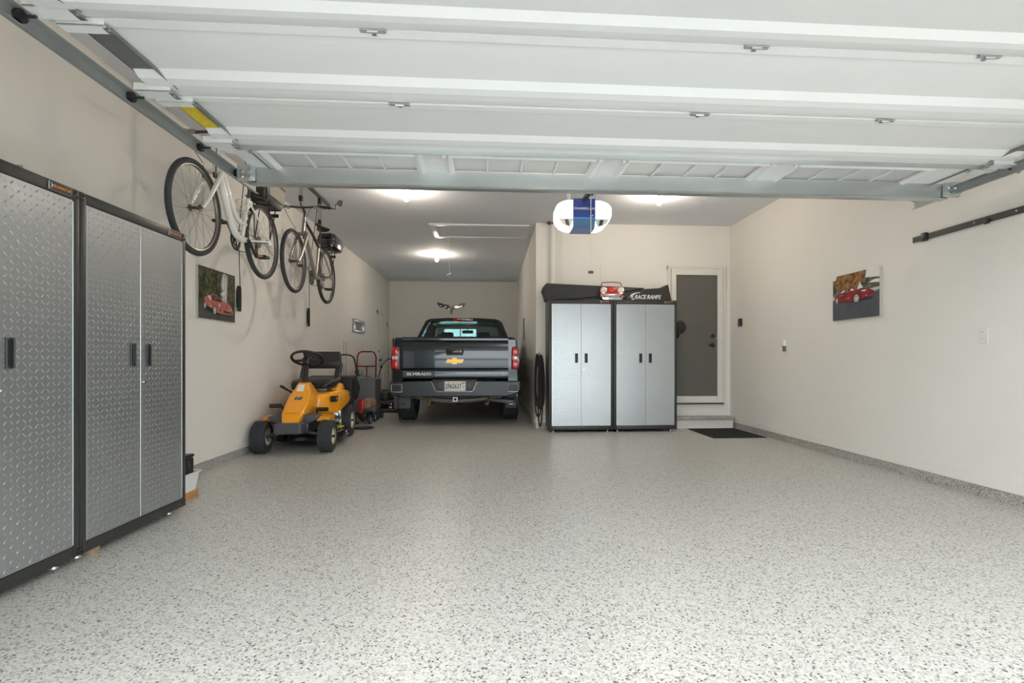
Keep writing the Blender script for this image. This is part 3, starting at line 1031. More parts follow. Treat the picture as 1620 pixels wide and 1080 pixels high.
# ------------------------------------------------------------------ small things on the walls
def outlet(name, label, wx, sgn, y, z):
    t = thing(name, label, 'outlet', (wx, y, z))
    MB().b(wx, wx + sgn * .006, y - .038, y + .038, z - .06, z + .06, .002, 1).build('plate', 'trim_paint', t)
    for dz in (-.024, .024):
        s = MB().cyl((wx + sgn * .005, y, z + dz), (wx + sgn * .009, y, z + dz), .017, n=16).build('socket', 'white_plastic', t)
        MB().b(wx + sgn * .0088, wx + sgn * .0095, y - .008, y - .005, z + dz - .002, z + dz + .008).b(wx + sgn * .0088, wx + sgn * .0095, y + .005, y + .008, z + dz - .002, z + dz + .008).build('slots', 'black_plastic', s)


outlet('wall_outlet', 'white double wall outlet below the long black wall rail', XR, -1, 3.672, 1.196)
outlet('wall_outlet', 'white wall outlet behind the seat of the yellow riding mower', XW, 1, 7.393, 1.17)
kp = thing('wall_keypad', 'small black door control keypad beside the storm door', 'keypad', (XR, 7.5, 1.51))
MB().b(XR - .022, XR, 7.455, 7.56, 1.515, 1.625, .006).build('body', 'black_plastic', kp)
MB().b(XR - .026, XR - .020, 7.475, 7.54, 1.575, 1.61, .003).build('button', 'grey_plastic', kp)
MB().b(XR - .026, XR - .020, 7.475, 7.54, 1.53, 1.56, .003).build('button', 'grey_plastic', kp)
nl = thing('plug_in_sensor', 'small white plug-in sensor with a grey lens on the wall', 'sensor', (XR, 6.32, 1.13))
MB().b(XR - .006, XR, 6.285, 6.355, 1.13, 1.25, .002, 1).b(XR - .045, XR - .004, 6.29, 6.35, 1.19, 1.265, .012).build('body', 'white_plastic', nl)
MB().b(XR - .03, XR - .006, 6.295, 6.345, 1.125, 1.19, .006).build('lens', 'mid_grey_plastic', nl)
wr = thing('wall_rail', 'long black steel rail bolted to the cream wall under the door track', 'rail', (XR, 3.4, 2.03))
MB().b(XR - .022, XR - .012, 1.6, 4.31, 2.023, 2.070, .001, 1).build('bar', 'black_frame', wr)
for y in (4.17, 3.55, 2.4):
    MB().b(XR - .012, XR, y - .02, y + .02, 2.03, 2.065).build('spacer', 'black_frame', wr)
MB().b(XR - .040, XR - .008, 4.155, 4.205, 2.012, 2.082, .006).build('end_stop', 'black_plastic', wr)
for y in (3.72, 3.62, 3.40, 2.75):
    MB().cyl((XR - .022, y, 2.047), (XR - .028, y, 2.047), .008, n=10).build('bolt', 'chrome' if y in (3.72, 3.40) else 'black_plastic', wr)
MB().b(XR - .034, XR - .02, 3.60, 3.64, 2.012, 2.05, .004).build('clip', 'black_plastic', wr)
ls = thing('wall_strip', 'thin dark vertical strip fixed to the side wall beyond the truck cab', 'strip', (XP, 10.75, 1.42))
MB().b(XP - .02, XP, 10.73, 10.80, 1.424, 1.875, .004).build('strip', 'dark_steel', ls)

# crossed-flags emblem on the bay's end wall
em = thing('wall_emblem', 'crossed racing flags emblem with checkered wing high on the end wall', 'emblem', (-1.067, YBB, 2.21))
ex, ez, ew = -1.067, 2.37, .375


def E(u, v):
    return (ex + u * ew, ez + v * ew)


Y1 = YBB - .03
MB().prism([E(-1, .38), E(-.62, .32), E(-.6, .27), E(-.15, .22), E(-.10, -.08), E(-.45, -.06), E(-.52, .03), E(-.78, .05)], 'xz', Y1, YBB - .002).build('checkered_flag', 'black_gloss', em)
for i in range(4):
    for j in range(2):
        u0 = -.80 + i * .17 + j * .06
        v0 = .20 - i * .035 - j * .11
        if (i + j) % 2 == 0:
            MB().prism([E(u0, v0), E(u0 + .13, v0 - .02), E(u0 + .16, v0 - .09), E(u0 + .03, v0 - .07)], 'xz', Y1 - .006, Y1 + .002).build('check', 'steel', em)
MB().prism([E(1, .36), E(.62, .32), E(.58, .24), E(.14, .20), E(.12, -.08), E(.46, -.07), E(.55, .02), E(.80, .06)], 'xz', Y1, YBB - .002).build('plain_flag', 'dark_steel', em)
MB().prism([E(.17, .12), E(.24, .06), E(.17, .0), E(.30, .0), E(.33, -.03), E(.50, .0), E(.62, .10), E(.50, .16), E(.30, .16)], 'xz', Y1 - .006, Y1 + .002).prism([E(.60, .04), E(.66, .16), E(.78, .20), E(.70, .10), E(.72, .05)], 'xz', Y1 - .006, Y1 + .002).build('flag_badge', 'steel', em)
MB().prism([E(-.14, .12), E(-.08, .16), E(0, -.06), E(.08, .16), E(.14, .12), E(.05, -.40), E(-.03, -.40)], 'xz', Y1 - .004, YBB).build('flag_staffs', 'dark_steel', em)


# ------------------------------------------------------------------ mat on the floor
fm = thing('floor_mat', 'black ribbed rubber mat in front of the entry step', 'mat', (3.22, 7.15, 0))
mx0, mx1, my0, my1 = 2.865, 3.59, 6.67, 7.62
MB().b(mx0, mx1, my0, my1, .0005, .007, .002, 1).build('base', 'black_rubber', fm)
mb = MB()
nr = 26
for i in range(nr):
    x = mx0 + .03 + i * (mx1 - mx0 - .06) / (nr - 1)
    mb.b(x - .006, x + .006, my0 + .03, my1 - .03, .007, .011)
for j in range(7):
    y = my0 + .03 + j * (my1 - my0 - .06) / 6
    mb.b(mx0 + .03, mx1 - .03, y - .006, y + .006, .007, .0105)
mb.build('ribs', 'black_rubber', fm, kind='stuff')

# cap hanging off the cabinet's side
cp = thing('cap', 'black cap hanging on the side of the cabinet by the storm door', 'cap', (2.70, 7.46, 1.33))
cxx = .790 + 2 * CW + .004
mb = MB()
mb.ball((cxx + .085, 7.46, 1.49), (.085, .075, .095), 18)
mb.build('crown', 'black_rubber', cp)
MB().prism([(7.38, 1.46), (7.54, 1.46), (7.53, 1.38), (7.49, 1.33), (7.43, 1.33), (7.39, 1.38)], 'yz', cxx + .03, cxx + .055, .006).build('brim', 'black_rubber', cp)
MB().cyl((cxx - .004, 7.46, 1.565), (cxx + .07, 7.46, 1.565), .006).build('hook', 'dark_steel', cp)

# ------------------------------------------------------------------ coiled cable on the wall end
hc = thing('cable_coil', 'thick black cable coiled and hung on a hook beside the cabinet', 'cable coil', (.70, 7.70, .0))
rnd = random.Random(11)
mb = MB()
pts = []
nl_ = 9
for k in range(nl_):
    cxk = .645 + .009 * k + rnd.uniform(-.006, .006)
    hw = rnd.uniform(.018, .052)
    top = 1.085 + rnd.uniform(-.012, .02)
    bot = .33 + rnd.uniform(-.03, .09) - (.12 if k in (3,) else 0)
    if k == 6:
        bot = .05
        hw = .035
    yk = 7.64 + .012 * (k % 5)
    n = 22
    loop = []
    for i in range(n):
        a = 2 * PI * i / n
        x = cxk + hw * math.sin(a) * (1 - .25 * math.cos(a))
        z = (top + bot) / 2 + (top - bot) / 2 * math.cos(a)
        loop.append((x, yk + .03 * math.sin(a + k), z))
    MB().tube(loop, .0115, 7, closed=True).build('loop', 'rope_black', hc)
hk = MB().b(XP - .0, XP + .03, 7.835, YB, .95, 1.14, .003).tube([(XP + .02, 7.84, 1.09), (XP + .025, 7.70, 1.085), (XP + .028, 7.58, 1.09), (XP + .028, 7.57, 1.13)], .007, 8).build('hook', 'steel', hc)

# ------------------------------------------------------------------ ramps and radio on the cabinets
r1 = thing('car_ramp', 'black foam car ramp lying upside down over the lettered ramp', 'ramp', (1.4, 7.65, zt), group='black foam car ramps on the cabinets')
MB().prism([(.765, 2.110), (.725, 2.065), (.715, 2.010), (.735, 1.995), (.765, zt + .002), (.90, zt + .004), (.93, 1.894), (1.20, 1.892), (1.50, 1.930), (2.19, 2.048), (2.18, 2.056)], 'xz', 7.47, 7.77, .004, 1).build('wedge', 'ramp_foam', r1)
MB().b(.714, .742, 7.55, 7.69, 1.995, 2.02).build('strap', 'black_plastic', r1)
r2 = thing('car_ramp', 'black foam car ramp with white lettering and a raised wheel stop', 'ramp', (1.9, 7.65, zt), group='black foam car ramps on the cabinets')
MB().prism([(.94, zt + .002), (2.585, zt + .002), (2.555, 2.00), (2.535, 2.10), (2.52, 2.108), (2.425, 2.052), (2.19, 2.040), (1.50, 1.918), (1.20, 1.880)], 'xz', 7.46, 7.76, .004, 1).build('wedge', 'ramp_foam', r2)
yt = 7.4565
lt = MB().text('RACE RAMPS', .082, T(2.225, yt, 1.921) @ FACE_FRONT, .0015, shear=.35, bold=.0022, sx=.80)
lt.build('lettering', 'print_white', r2)
mb = MB()
mb.prism([(1.970, 1.935), (1.985, 1.958), (2.015, 1.975), (2.065, 1.987), (2.120, 1.990), (2.120, 1.984), (2.065, 1.975), (2.030, 1.958), (2.015, 1.940), (2.000, 1.930)], 'xz', yt - .002, yt + .004)
mb.prism([(1.985, 1.945), (2.000, 1.955), (2.020, 1.945), (2.020, 1.925), (2.000, 1.912), (1.980, 1.918), (1.970, 1.93), (1.985, 1.93), (1.995, 1.924), (2.005, 1.93), (2.005, 1.94), (1.995, 1.944)], 'xz', yt - .002, yt + .004)
mb.prism([(1.970, 1.898), (2.015, 1.905), (2.040, 1.900), (2.030, 1.892), (2.020, 1.880), (2.005, 1.882), (2.005, 1.892)], 'xz', yt - .002, yt + .004)
mb.build('logo_mark', 'print_white', r2)
kn = thing('small_ornament', 'small black round ornament standing beside the red radio', 'ornament', (1.93, 7.43, zt))
MB().lathe([(.030, -.012), (.034, -.008), (.034, .008), (.030, .012)], (1.93, 7.425, zt + .042), (0, 1, 0), 20).build('case', 'black_plastic', kn)
MB().b(1.91, 1.95, 7.41, 7.44, zt, zt + .014, .003).build('foot', 'black_plastic', kn)
MB().cyl((1.944, 7.414, zt + .047), (1.944, 7.411, zt + .047), .006, n=10).build('painted_highlight', 'print_white', kn)  # white disc painting in the small highlight on the ornament

ra = thing('novelty_radio', 'red radio shaped like the front of a vintage car with chrome bumper', 'radio', (1.695, 7.41, zt))
rx, ry = 1.695, 7.372
MB().prism([(rx - .165, zt + .045), (rx - .172, zt + .115), (rx - .165, zt + .165), (rx - .14, zt + .19), (rx - .09, zt + .187), (rx + .09, zt + .187), (rx + .14, zt + .19), (rx + .165, zt + .165), (rx + .170, zt + .115), (rx + .165, zt + .045)], 'xz', ry + .01, 7.455, .008).build('body', 'radio_red', ra)
for s in (-1, 1):
    hl = MB().lathe([(.050, .01), (.052, -.002), (.048, -.008), (.041, -.004)], (rx + s * .122, ry + .008, zt + .140), (0, 1, 0), 28).build('headlight_ring', 'chrome', ra)
    MB().lathe([(.041, 0), (.036, -.007), (.020, -.011), (.001, -.012)], (rx + s * .122, ry + .008, zt + .140), (0, 1, 0), 24).build('headlight', 'cream_plastic', hl)
bu = MB().prism([(rx - .150, zt + .030), (rx - .135, zt + .010), (rx - .11, zt + .003), (rx + .11, zt + .003), (rx + .135, zt + .010), (rx + .150, zt + .030), (rx + .150, zt + .050), (rx + .120, zt + .082), (rx - .120, zt + .082), (rx - .150, zt + .050)], 'xz', ry - .004, ry + .02, .006).build('bumper', 'chrome', ra)
for s in (-1, 1):
    MB().cyl((rx + s * .118, ry - .004, zt + .052), (rx + s * .118, ry - .012, zt + .052), .011, n=14).build('bumper_lamp', 'black_gloss', bu)
    MB().cyl((rx + s * .12, ry - .003, zt + .052), (rx + s * .178, ry - .004, zt + .055), .009, .003, n=10).build('bumper_tip', 'chrome', bu)
MB().b(rx - .045, rx + .045, ry - .009, ry - .003, zt + .022, zt + .045, .003).build('grille_plate', 'steel', bu)
MB().prism([(rx - .048, zt + .153), (rx, zt + .138), (rx + .048, zt + .153), (rx + .046, zt + .146), (rx, zt + .128), (rx - .046, zt + .146)], 'xz', ry + .004, ry + .014).build('hood_badge', 'gold', ra)
MB().tube([(rx - .145, ry + .045, zt + .185), (rx - .143, ry + .045, zt + .24), (rx - .132, ry + .045, zt + .255), (rx, ry + .045, zt + .262), (rx + .118, ry + .045, zt + .255), (rx + .138, ry + .045, zt + .235), (rx + .148, ry + .045, zt + .185)], .0065, 8).build('carry_handle', 'dark_red', ra)


# ------------------------------------------------------------------ bicycles hanging from hoists
def wheel(name, parent, y, R, hubw):
    """rim is the part; tyre, hub and spokes are its pieces; wheel plane is x = 0"""
    c = (0, y, .345)
    rim = MB().lathe([(R - .042, -.008), (R - .032, -.011), (R - .020, -.011), (R - .024, 0), (R - .020, .011), (R - .032, .011), (R - .042, .008), (R - .045, 0)], c, (1, 0, 0), 48, True).build(name, 'rim_silver', parent)
    MB().torus(c, (1, 0, 0), R - .014, .0215, 48, 10).build('tyre', 'tyre_rubber', rim)
    MB().lathe([(.006, -hubw - .02), (.006, -hubw - .004), (.024, -hubw - .003), (.024, -hubw + .003), (.012, -hubw + .008), (.012, hubw - .008), (.024, hubw - .003), (.024, hubw + .003), (.006, hubw + .004), (.006, hubw + .02)], c, (1, 0, 0), 14).build('hub', 'dark_steel', rim)
    sp = MB()
    for i in range(28):
        a = 2 * PI * i / 28
        s = 1 if i % 2 else -1
        b_ = a + (.9 if (i // 2) % 2 else -.9)
        p0 = (s * hubw, y + .023 * math.cos(b_), .345 + .023 * math.sin(b_))
        p1 = (0, y + (R - .046) * math.cos(a), .345 + (R - .046) * math.sin(a))
        sp.cyl(p0, p1, .0013, n=4)
    sp.build('spokes', 'spoke_steel', rim)
    return rim


def pedal(parent, x, y, z, tint=False):
    p = MB().b(x - .045, x + .045, y - .045, y - .033, z - .012, z + .012, .003).b(x - .045, x + .045, y + .033, y + .045, z - .012, z + .012, .003).b(x - .045, x - .036, y - .035, y + .035, z - .010, z + .010).b(x + .036, x + .045, y - .035, y + .035, z - .010, z + .010)
    p.cyl((x - .045, y, z), (x + .045, y, z), .009)
    o = p.build('pedal', 'black_plastic', parent)
    if tint:
        MB().b(x - .02, x + .02, y - .0465, y - .0445, z - .007, z + .007).build('reflector', 'orange_print', o)


def bicycle(label, loc, style):
    t = thing('bicycle', label, 'bicycle', loc, 0, 'bicycles hung from ceiling hoists', world=False)
    R = .338
    wheel('front_wheel', t, 0, R, .035)
    wheel('rear_wheel', t, 1.12, R, .05)
    az = .345
    white = style == 'white'
    fm_ = 'bike_white' if white else 'bike_silver'
    bb, ra_ = (0, .715, .275), 1.12
    st_ = (0, .83, .66) if white else (0, .84, .70)
    h0, h1 = (0, .285, .74), (0, .325, .90)
    f = MB()
    f.cyl(h0, h1, .021, n=14)
    f.cyl(bb, st_, .017, n=12)
    if white:
        f.tube(bez([(0, .295, .775), (0, .36, .66), (0, .50, .42), (0, .60, .305), bb], 6), [.027] * 25, 12)
        f.tube(bez([(0, .315, .86), (0, .40, .72), (0, .56, .50), (0, .66, .425), (0, .775, .42)], 6), .020, 12)
    else:
        f.tube([(0, .295, .775), bb], .024, 12)
    f.cyl((-.04, bb[1], bb[2]), (.04, bb[1], bb[2]), .022, n=14)
    for s in (-1, 1):
        f.tube([(s * .022, bb[1] + .03, bb[2]), (s * .055, bb[1] + .14, bb[2] + .02), (s * .065, ra_, az)], .0095, 8)
        f.tube([(s * .018, st_[1] - .005, st_[2] - .04), (s * .05, st_[1] + .07, st_[2] - .14), (s * .065, ra_, az)], .0085, 8)
        f.b(s * .065 - .004, s * .065 + .004, ra_ - .03, ra_ + .03, az - .03, az + .02, .003)
    frame = f.build('frame', fm_, t)
    if not white:
        MB().tube([(0, .318, .87), (0, .60, .775), (0, .835, .665)], .019, 12).build('top_tube', 'bike_grey', frame)
    fk = MB()
    fk.cyl((0, .275, .70), (0, .285, .74), .02)
    fk.b(-.065, .065, .250, .292, .685, .722, .010)
    for s in (-1, 1):
        fk.tube([(s * .055, .270, .70), (s * .057, .17, .56), (s * .057, .065, .415), (s * .053, .0, az)], [.018, .017, .013, .009], 10)
    fork = fk.build('fork', fm_ if white else 'bike_silver', t)
    for s in (-1, 1):
        MB().b(s * .040 - .008, s * .040 + .008, .175, .215, .63, .67, .003).tube([(s * .045, .20, .655), (s * .048, .195, .72)], .006, 6).build('brake_arm', 'dark_steel', fork)
    # stem, bars
    MB().cyl(h1, (0, .345, .965), .015).tube([(0, .345, .96), (0, .30, .99), (0, .245, 1.0)], .016, 10).build('stem', 'dark_steel', t)
    bars = [(-.30, .33, 1.0), (-.20, .27, .995), (-.07, .245, 1.0), (.07, .245, 1.0), (.20, .27, .995), (.30, .33, 1.0)] if white else [(-.31, .275, 1.005), (-.18, .245, 1.01), (-.06, .245, 1.0), (.06, .245, 1.0), (.18, .245, 1.01), (.31, .275, 1.005)]
    hb = MB().tube(bez(bars, 5), .0115, 10).build('handlebar', 'dark_steel', t)
    for s in (-1, 1):
        a, b_ = Vector(bars[-1 if s > 0 else 0]), Vector(bars[-2 if s > 0 else 1])
        MB().cyl(a, a.lerp(b_, .95), .0165, n=12).build('grip', 'black_rubber', hb)
        MB().tube([(s * .17, .23, 1.0), (s * .20, .20, .985), (s * .27, .215, .97)], .006, 6).b(s * .15 - .02, s * .15 + .02, .225, .265, .985, 1.015, .006).build('brake_lever', 'steel', hb)
        MB().tube(bez([(s * .16, .22, 1.0), (s * .15, .12, .96), (s * .10, .11, .86), (s * .05, .20, .74)], 6), .0028, 5).build('brake_cable', 'black_plastic', hb)
    if not white:
        m_ = MB().tube([(.31, .275, 1.005), (.36, .28, .995), (.365, .27, 1.045), (.41, .265, 1.06)], .007, 6).build('mirror_arm', 'black_plastic', hb)
        MB().lathe([(.036, -.006), (.038, 0), (.034, .008), (.001, .012)], (.42, .262, 1.06), (0, -1, .1), 20).build('mirror', 'mid_grey_plastic', m_)
    # seat post, saddle
    sd = (0, st_[1] + .06, st_[2] + .22)
    MB().cyl(st_, sd, .013, n=10).build('seat_post', 'dark_steel' if white else 'black_plastic', t)
    rings = []
    for y, hw, zt2, zb2 in ((-.155, .018, .030, .002), (-.09, .024, .036, -.002), (0, .045, .036, -.008), (.06, .075, .040, -.016), (.10, .085, .046, -.02), (.125, .06, .046, -.004)):
        n = 12
        rings.append([(hw * math.cos(2 * PI * i / n), sd[1] + y, sd[2] + (zt2 + zb2) / 2 + (zt2 - zb2) / 2 * math.sin(2 * PI * i / n)) for i in range(n)])
    MB().loft(rings).build('saddle', 'seat_vinyl', t)
    # drive: chainring on the wall side
    cr = MB().lathe([(.088, -.003), (.092, 0), (.088, .003), (.066, .003), (.066, -.003)], (-.052, bb[1], bb[2]), (1, 0, 0), 32, True).torus((-.045, bb[1], bb[2]), (1, 0, 0), .056, .006, 24, 6)
    for k in range(5):
        a = 2 * PI * k / 5
        cr.cyl((-.050, bb[1], bb[2]), (-.050, bb[1] + .075 * math.cos(a), bb[2] + .075 * math.sin(a)), .006, n=6)
    ch = cr.build('chainring', 'black_plastic' if white else 'dark_steel', t)
    MB().tube([(-.05, bb[1], bb[2] + .09), (-.05, ra_, az + .04), (-.05, ra_ + .04, az), (-.05, ra_, az - .04), (-.05, ra_ + .01, az - .13), (-.05, ra_ - .03, az - .12), (-.05, bb[1], bb[2] - .09)], .004, 5).build('chain', 'dark_steel', ch)
    cs = MB()
    for k in range(6):
        cs.cyl((-.030 - .0045 * k, ra_, az), (-.033 - .0045 * k, ra_, az), .055 - .006 * k, n=20)
    cs.build('cassette', 'dark_steel', t)
    MB().b(-.062, -.045, ra_ - .02, ra_ + .02, az - .15, az - .03, .006).cyl((-.055, ra_, az - .12), (-.045, ra_, az - .12), .025, n=12).build('derailleur', 'black_plastic', t)
    dy, dz = .115, -.125
    ckn = MB().tube([(.055, bb[1], bb[2]), (.068, bb[1] + dy, bb[2] + dz)], [.015, .011], 8).build('crank', 'black_plastic' if white else 'steel', t)
    pedal(ckn, .125, bb[1] + dy, bb[2] + dz, white)
    ckn = MB().tube([(-.055, bb[1], bb[2]), (-.068, bb[1] - dy, bb[2] - dz)], [.015, .011], 8).build('crank', 'black_plastic' if white else 'steel', t)
    pedal(ckn, -.125, bb[1] - dy, bb[2] - dz)
    # rack
    rk = MB()
    for s in (-1, 1):
        rk.tube([(s * .07, ra_, az + .02), (s * .075, ra_ + .12, .70), (s * .065, ra_ + .24, .712)], .0055, 6)
        rk.tube([(s * .07, ra_, az + .03), (s * .072, ra_ - .02, .74)], .0055, 6)
        rk.tube([(s * .03, st_[1] + .02, .70), (s * .065, .98, .712), (s * .065, ra_ + .26, .712)], .0055, 6)
    rk.cyl((-.065, ra_ + .26, .712), (.065, ra_ + .26, .712), .0055, n=6).cyl((-.065, 1.05, .712), (.065, 1.05, .712), .005, n=6).cyl((-.065, 1.2, .712), (.065, 1.2, .712), .005, n=6)
    rk.b(-.045, .045, ra_ + .258, ra_ + .27, .645, .68, .004)
    rk.build('rack', 'black_plastic', t)
    if white:
        bag = MB().loft([[(x, y, z) for x, y in [(px, 1.215 + py) for px, py in rrect(a, b_, .03)]] for z, a, b_ in ((.718, .07, .19), (.77, .088, .22), (.92, .095, .235), (.94, .08, .21))]).build('rack_bag', 'black_plastic', t)
        MB().prism([(1.06, .775), (1.385, .765), (1.415, .90), (1.03, .92)], 'yz', .082, .0985, .004).build('side_panel', 'bag_fabric', bag)
        MB().prism([(-.07, .79), (.07, .79), (.075, .91), (-.075, .91)], 'xz', 0.972, .984, .004).build('front_panel', 'black_rubber', bag)
        MB().torus((.0, .712, .60), (0, .2, 1), .045, .004, 16, 6).torus((.0, .76, .53), (0, .2, 1), .045, .004, 16, 6).tube([(.04, .72, .62), (.045, .72, .45)], .004, 5).tube([(-.04, .72, .62), (-.045, .72, .45)], .004, 5).build('bottle_cage', 'cream_plastic', t)
    else:
        case = MB().loft([[(px, 1.30 + py, z) for px, py in rrect(a, b_, .05)] for z, a, b_ in ((.72, .085, .17), (.745, .11, .205), (.82, .12, .22), (.89, .11, .205), (.925, .085, .17), (.935, .04, .12))]).build('top_case', 'black_gloss', t)
        MB().b(-.121, .121, 1.078, 1.522, .822, .828).build('case_seam', 'grey_plastic', case)
    return t


BX = -2.15
bicycle('white step-through bicycle hanging upright below the ceiling', (BX, 3.985, 1.775), 'white')
bicycle('dark grey and silver bicycle with a black top case hanging below the ceiling', (BX, 5.89, 1.745), 'grey')


def hoist(label, x, y0, zg, cl_y, cl_z):
    t = thing('bike_hoist', label, 'hoist', (x, y0, ZC), group='ceiling bicycle hoists')
    ra_ = MB().b(x - .02, x + .02, y0 - .30, y0 + 1.25, ZC - .03, ZC, .003).build('ceiling_rail', 'dark_steel', t)
    MB().b(x - .024, x + .024, y0 - .33, y0 - .28, ZC - .034, ZC, .004).build('rail_end', 'orange_print', ra_)
    for (yy, zh) in ((y0 + .24, zg + 1.03), (y0 + .89, zg + .93)):
        p = MB().b(x - .018, x + .018, yy - .025, yy + .025, ZC - .10, ZC - .03, .006).cyl((x - .012, yy, ZC - .075), (x + .012, yy, ZC - .075), .03, n=16).build('pulley', 'black_plastic', t)
        MB().cyl((x - .012, yy, ZC - .09), (x - .012, yy, zh + .06), .003, n=6).cyl((x + .012, yy, ZC - .09), (x + .012, yy, zh + .06), .003, n=6).build('rope', 'rope_black', p)
        MB().b(x - .02, x + .02, yy - .02, yy + .02, zh + .03, zh + .09, .006).tube([(x, yy, zh + .03), (x, yy - .02, zh), (x, yy, zh - .02), (x, yy + .025, zh - .005)], .006, 6).build('hook', 'black_plastic', p)
    # pull rope to a wrapped bundle on the wall
    MB().tube([(x - .02, y0 + .9, ZC - .06), (XW + .06, cl_y - .1, 2.3), (XW + .03, cl_y, cl_z + .10)], .004, 6).build('pull_rope', 'rope_black', t)
    bdl = MB()
    for k in range(5):
        o = (k - 2) * .012
        bdl.tube([(XW + .022 + .004 * (k % 2), cl_y + o + .006 * math.sin(a), cl_z + .125 * math.cos(a)) for a in [2 * PI * i / 16 for i in range(16)]], .008, 6, True)
    bdl.b(XW, XW + .02, cl_y - .025, cl_y + .025, cl_z - .09, cl_z + .09, .006)
    bdl.build('rope_cleat', 'rope_black', t)


hoist('ceiling hoist holding the white bicycle, its rope tied off by the waterfall print', BX, 3.965, 1.765, 5.70, 1.655)
hoist('ceiling hoist holding the dark bicycle, its rope tied off above the yellow mower', BX, 5.86, 1.745, 7.786, 1.632)


# ------------------------------------------------------------------ riding mower
mw = thing('riding_mower', 'yellow riding mower with black seat and rear grass catcher by the wall', 'mower', (-2.178, 5.99, 0), math.radians(3.3), world=False)


def mower_wheel(x, y, R, w, rimR, out):
    z = R
    prof = [(rimR, -w / 2 + .01), (R * .78, -w / 2), (R * .93, -w / 2 + .008), (R, -w / 2 + .035), (R, w / 2 - .035), (R * .93, w / 2 - .008), (R * .78, w / 2), (rimR, w / 2 - .01)]
    ty = MB().lathe(prof, (x, y, z), (1, 0, 0), 36, True).build('tyre', 'tyre_rubber', mw)
    tr = MB()
    nb = 30
    for i in range(nb):
        for j in range(5):
            a = 2 * PI * (i + .5 * (j % 2)) / nb
            u = (j - 2) * w * .155
            rr = R + .001
            c, s = math.cos(a), math.sin(a)
            cpt = Vector((x + u, y + rr * c, z + rr * s))
            tv = Vector((0, -s, c))
            nv = Vector((0, c, s))
            xv = Vector((1, 0, 0))
            hx, ht = w * .062, R * .075
            vs = []
            for h in (-.002, .004):
                for (a1, b1) in ((-1, -1), (1, -1), (1, 1), (-1, 1)):
                    vs.append(tr.bm.verts.new(cpt + xv * hx * a1 + tv * ht * b1 + nv * h))
            for q in ((4, 5, 6, 7), (0, 1, 5, 4), (1, 2, 6, 5), (2, 3, 7, 6), (3, 0, 4, 7)):
                tr.bm.faces.new([vs[k] for k in q])
    tr.build('tread', 'tyre_rubber', ty, kind='stuff', smooth=0)
    MB().lathe([(.02, -w * .32), (rimR * .6, -w * .36), (rimR * .92, -w * .30), (rimR + .006, -w / 2 + .006), (rimR + .006, w / 2 - .006), (rimR * .92, w * .30), (rimR * .6, w * .36), (.02, w * .32)], (x, y, z), (1, 0, 0), 28).build('rim', 'cream_plastic', ty)
    MB().cyl((x + out * w * .30, y, z), (x + out * (w * .5 + .004), y, z), .014, n=12).build('hub_cap', 'black_plastic', ty)
    if out > 0 or True:
        MB().cyl((x - out * w * .30, y, z), (x - out * (w * .5 + .03), y, z), .016, n=12).build('hub', 'black_plastic', ty)


for s in (-1, 1):
    mower_wheel(s * .345, 0, .172, .155, .085, s)
    mower_wheel(s * .282, 1.27, .207, .185, .105, s)
MB().tube([(-.30, 0, .18), (-.15, .0, .22), (.15, 0, .22), (.30, 0, .18)], .022, 8).cyl((-.27, 0, .13), (-.27, 0, .27), .018).cyl((.27, 0, .13), (.27, 0, .27), .018).tube([(.05, .12, .20), (.20, .10, .20), (.27, .05, .19)], .009, 6).tube([(-.05, .12, .20), (-.20, .10, .20), (-.27, .05, .19)], .009, 6).build('front_axle', 'dark_steel', mw)
MB().b(-.16, .16, -.05, 1.30, .21, .33, .01).build('chassis', 'black_plastic', mw)
# bumper with moulded centre
MB().loft([[(x * k, -.26 + dy, .285 + z * kz) for x, z in rrect(.138, .058, .022)] for dy, k, kz in ((0, .82, .72), (.02, 1, 1), (.13, 1.06, 1.05), (.17, 1.0, .9))]).build('front_bumper', 'grey_plastic', mw)
# grey cowl across the front with yellow wing tips
MB().prism([(-.285, .395), (-.20, .412), (.20, .412), (.26, .398), (.235, .36), (.13, .30), (-.13, .30), (-.25, .35)], 'xz', -.03, .18, .012).build('front_cowl', 'grey_plastic', mw)
for s in (-1, 1):
    MB().loft([[(s * .22, .06, .385), (s * .22, .24, .40), (s * .22, .24, .30), (s * .22, .06, .335)], [(s * .355, .07, .378), (s * .365, .26, .39), (s * .365, .26, .315), (s * .355, .07, .335)]]).build('front_wing', 'mower_yellow', mw)


def rr3(cx, y0, y1, hw, z, r):
    hy = (y1 - y0) / 2
    return [(cx + px, (y0 + y1) / 2 + py, z) for px, py in rrect(hw, hy, min(r, hw * .9, hy * .9))]


nose = MB().loft([rr3(0, -.17, .30, .088, .345, .03), rr3(0, -.135, .34, .100, .395, .03), rr3(0, -.09, .42, .115, .435, .035), rr3(0, .03, .50, .122, .51, .035), rr3(-.005, .17, .56, .118, .60, .035), rr3(-.01, .25, .58, .105, .64, .035), rr3(-.015, .31, .58, .080, .69, .03), rr3(-.02, .34, .56, .056, .735, .02), rr3(-.02, .37, .54, .045, .752, .015)]).build('nose_cowl', 'mower_yellow', mw)


def nose_y(z):
    pts = ((.345, -.17), (.395, -.135), (.435, -.09), (.51, .03), (.60, .17), (.64, .25), (.69, .31), (.735, .34))
    for (za, ya), (zb_, yb_) in zip(pts, pts[1:]):
        if za <= z <= zb_:
            return ya + (yb_ - ya) * (z - za) / (zb_ - za)
    return pts[-1][1]


def nose_patch(name, m, parent, quad, lift):
    A = [(x, nose_y(z) - .004, z) for x, z in quad]
    B = [(x * .98, nose_y(z) - lift * .8, z + lift * .6) for x, z in quad]
    return MB().loft([A, B]).build(name, m, parent)


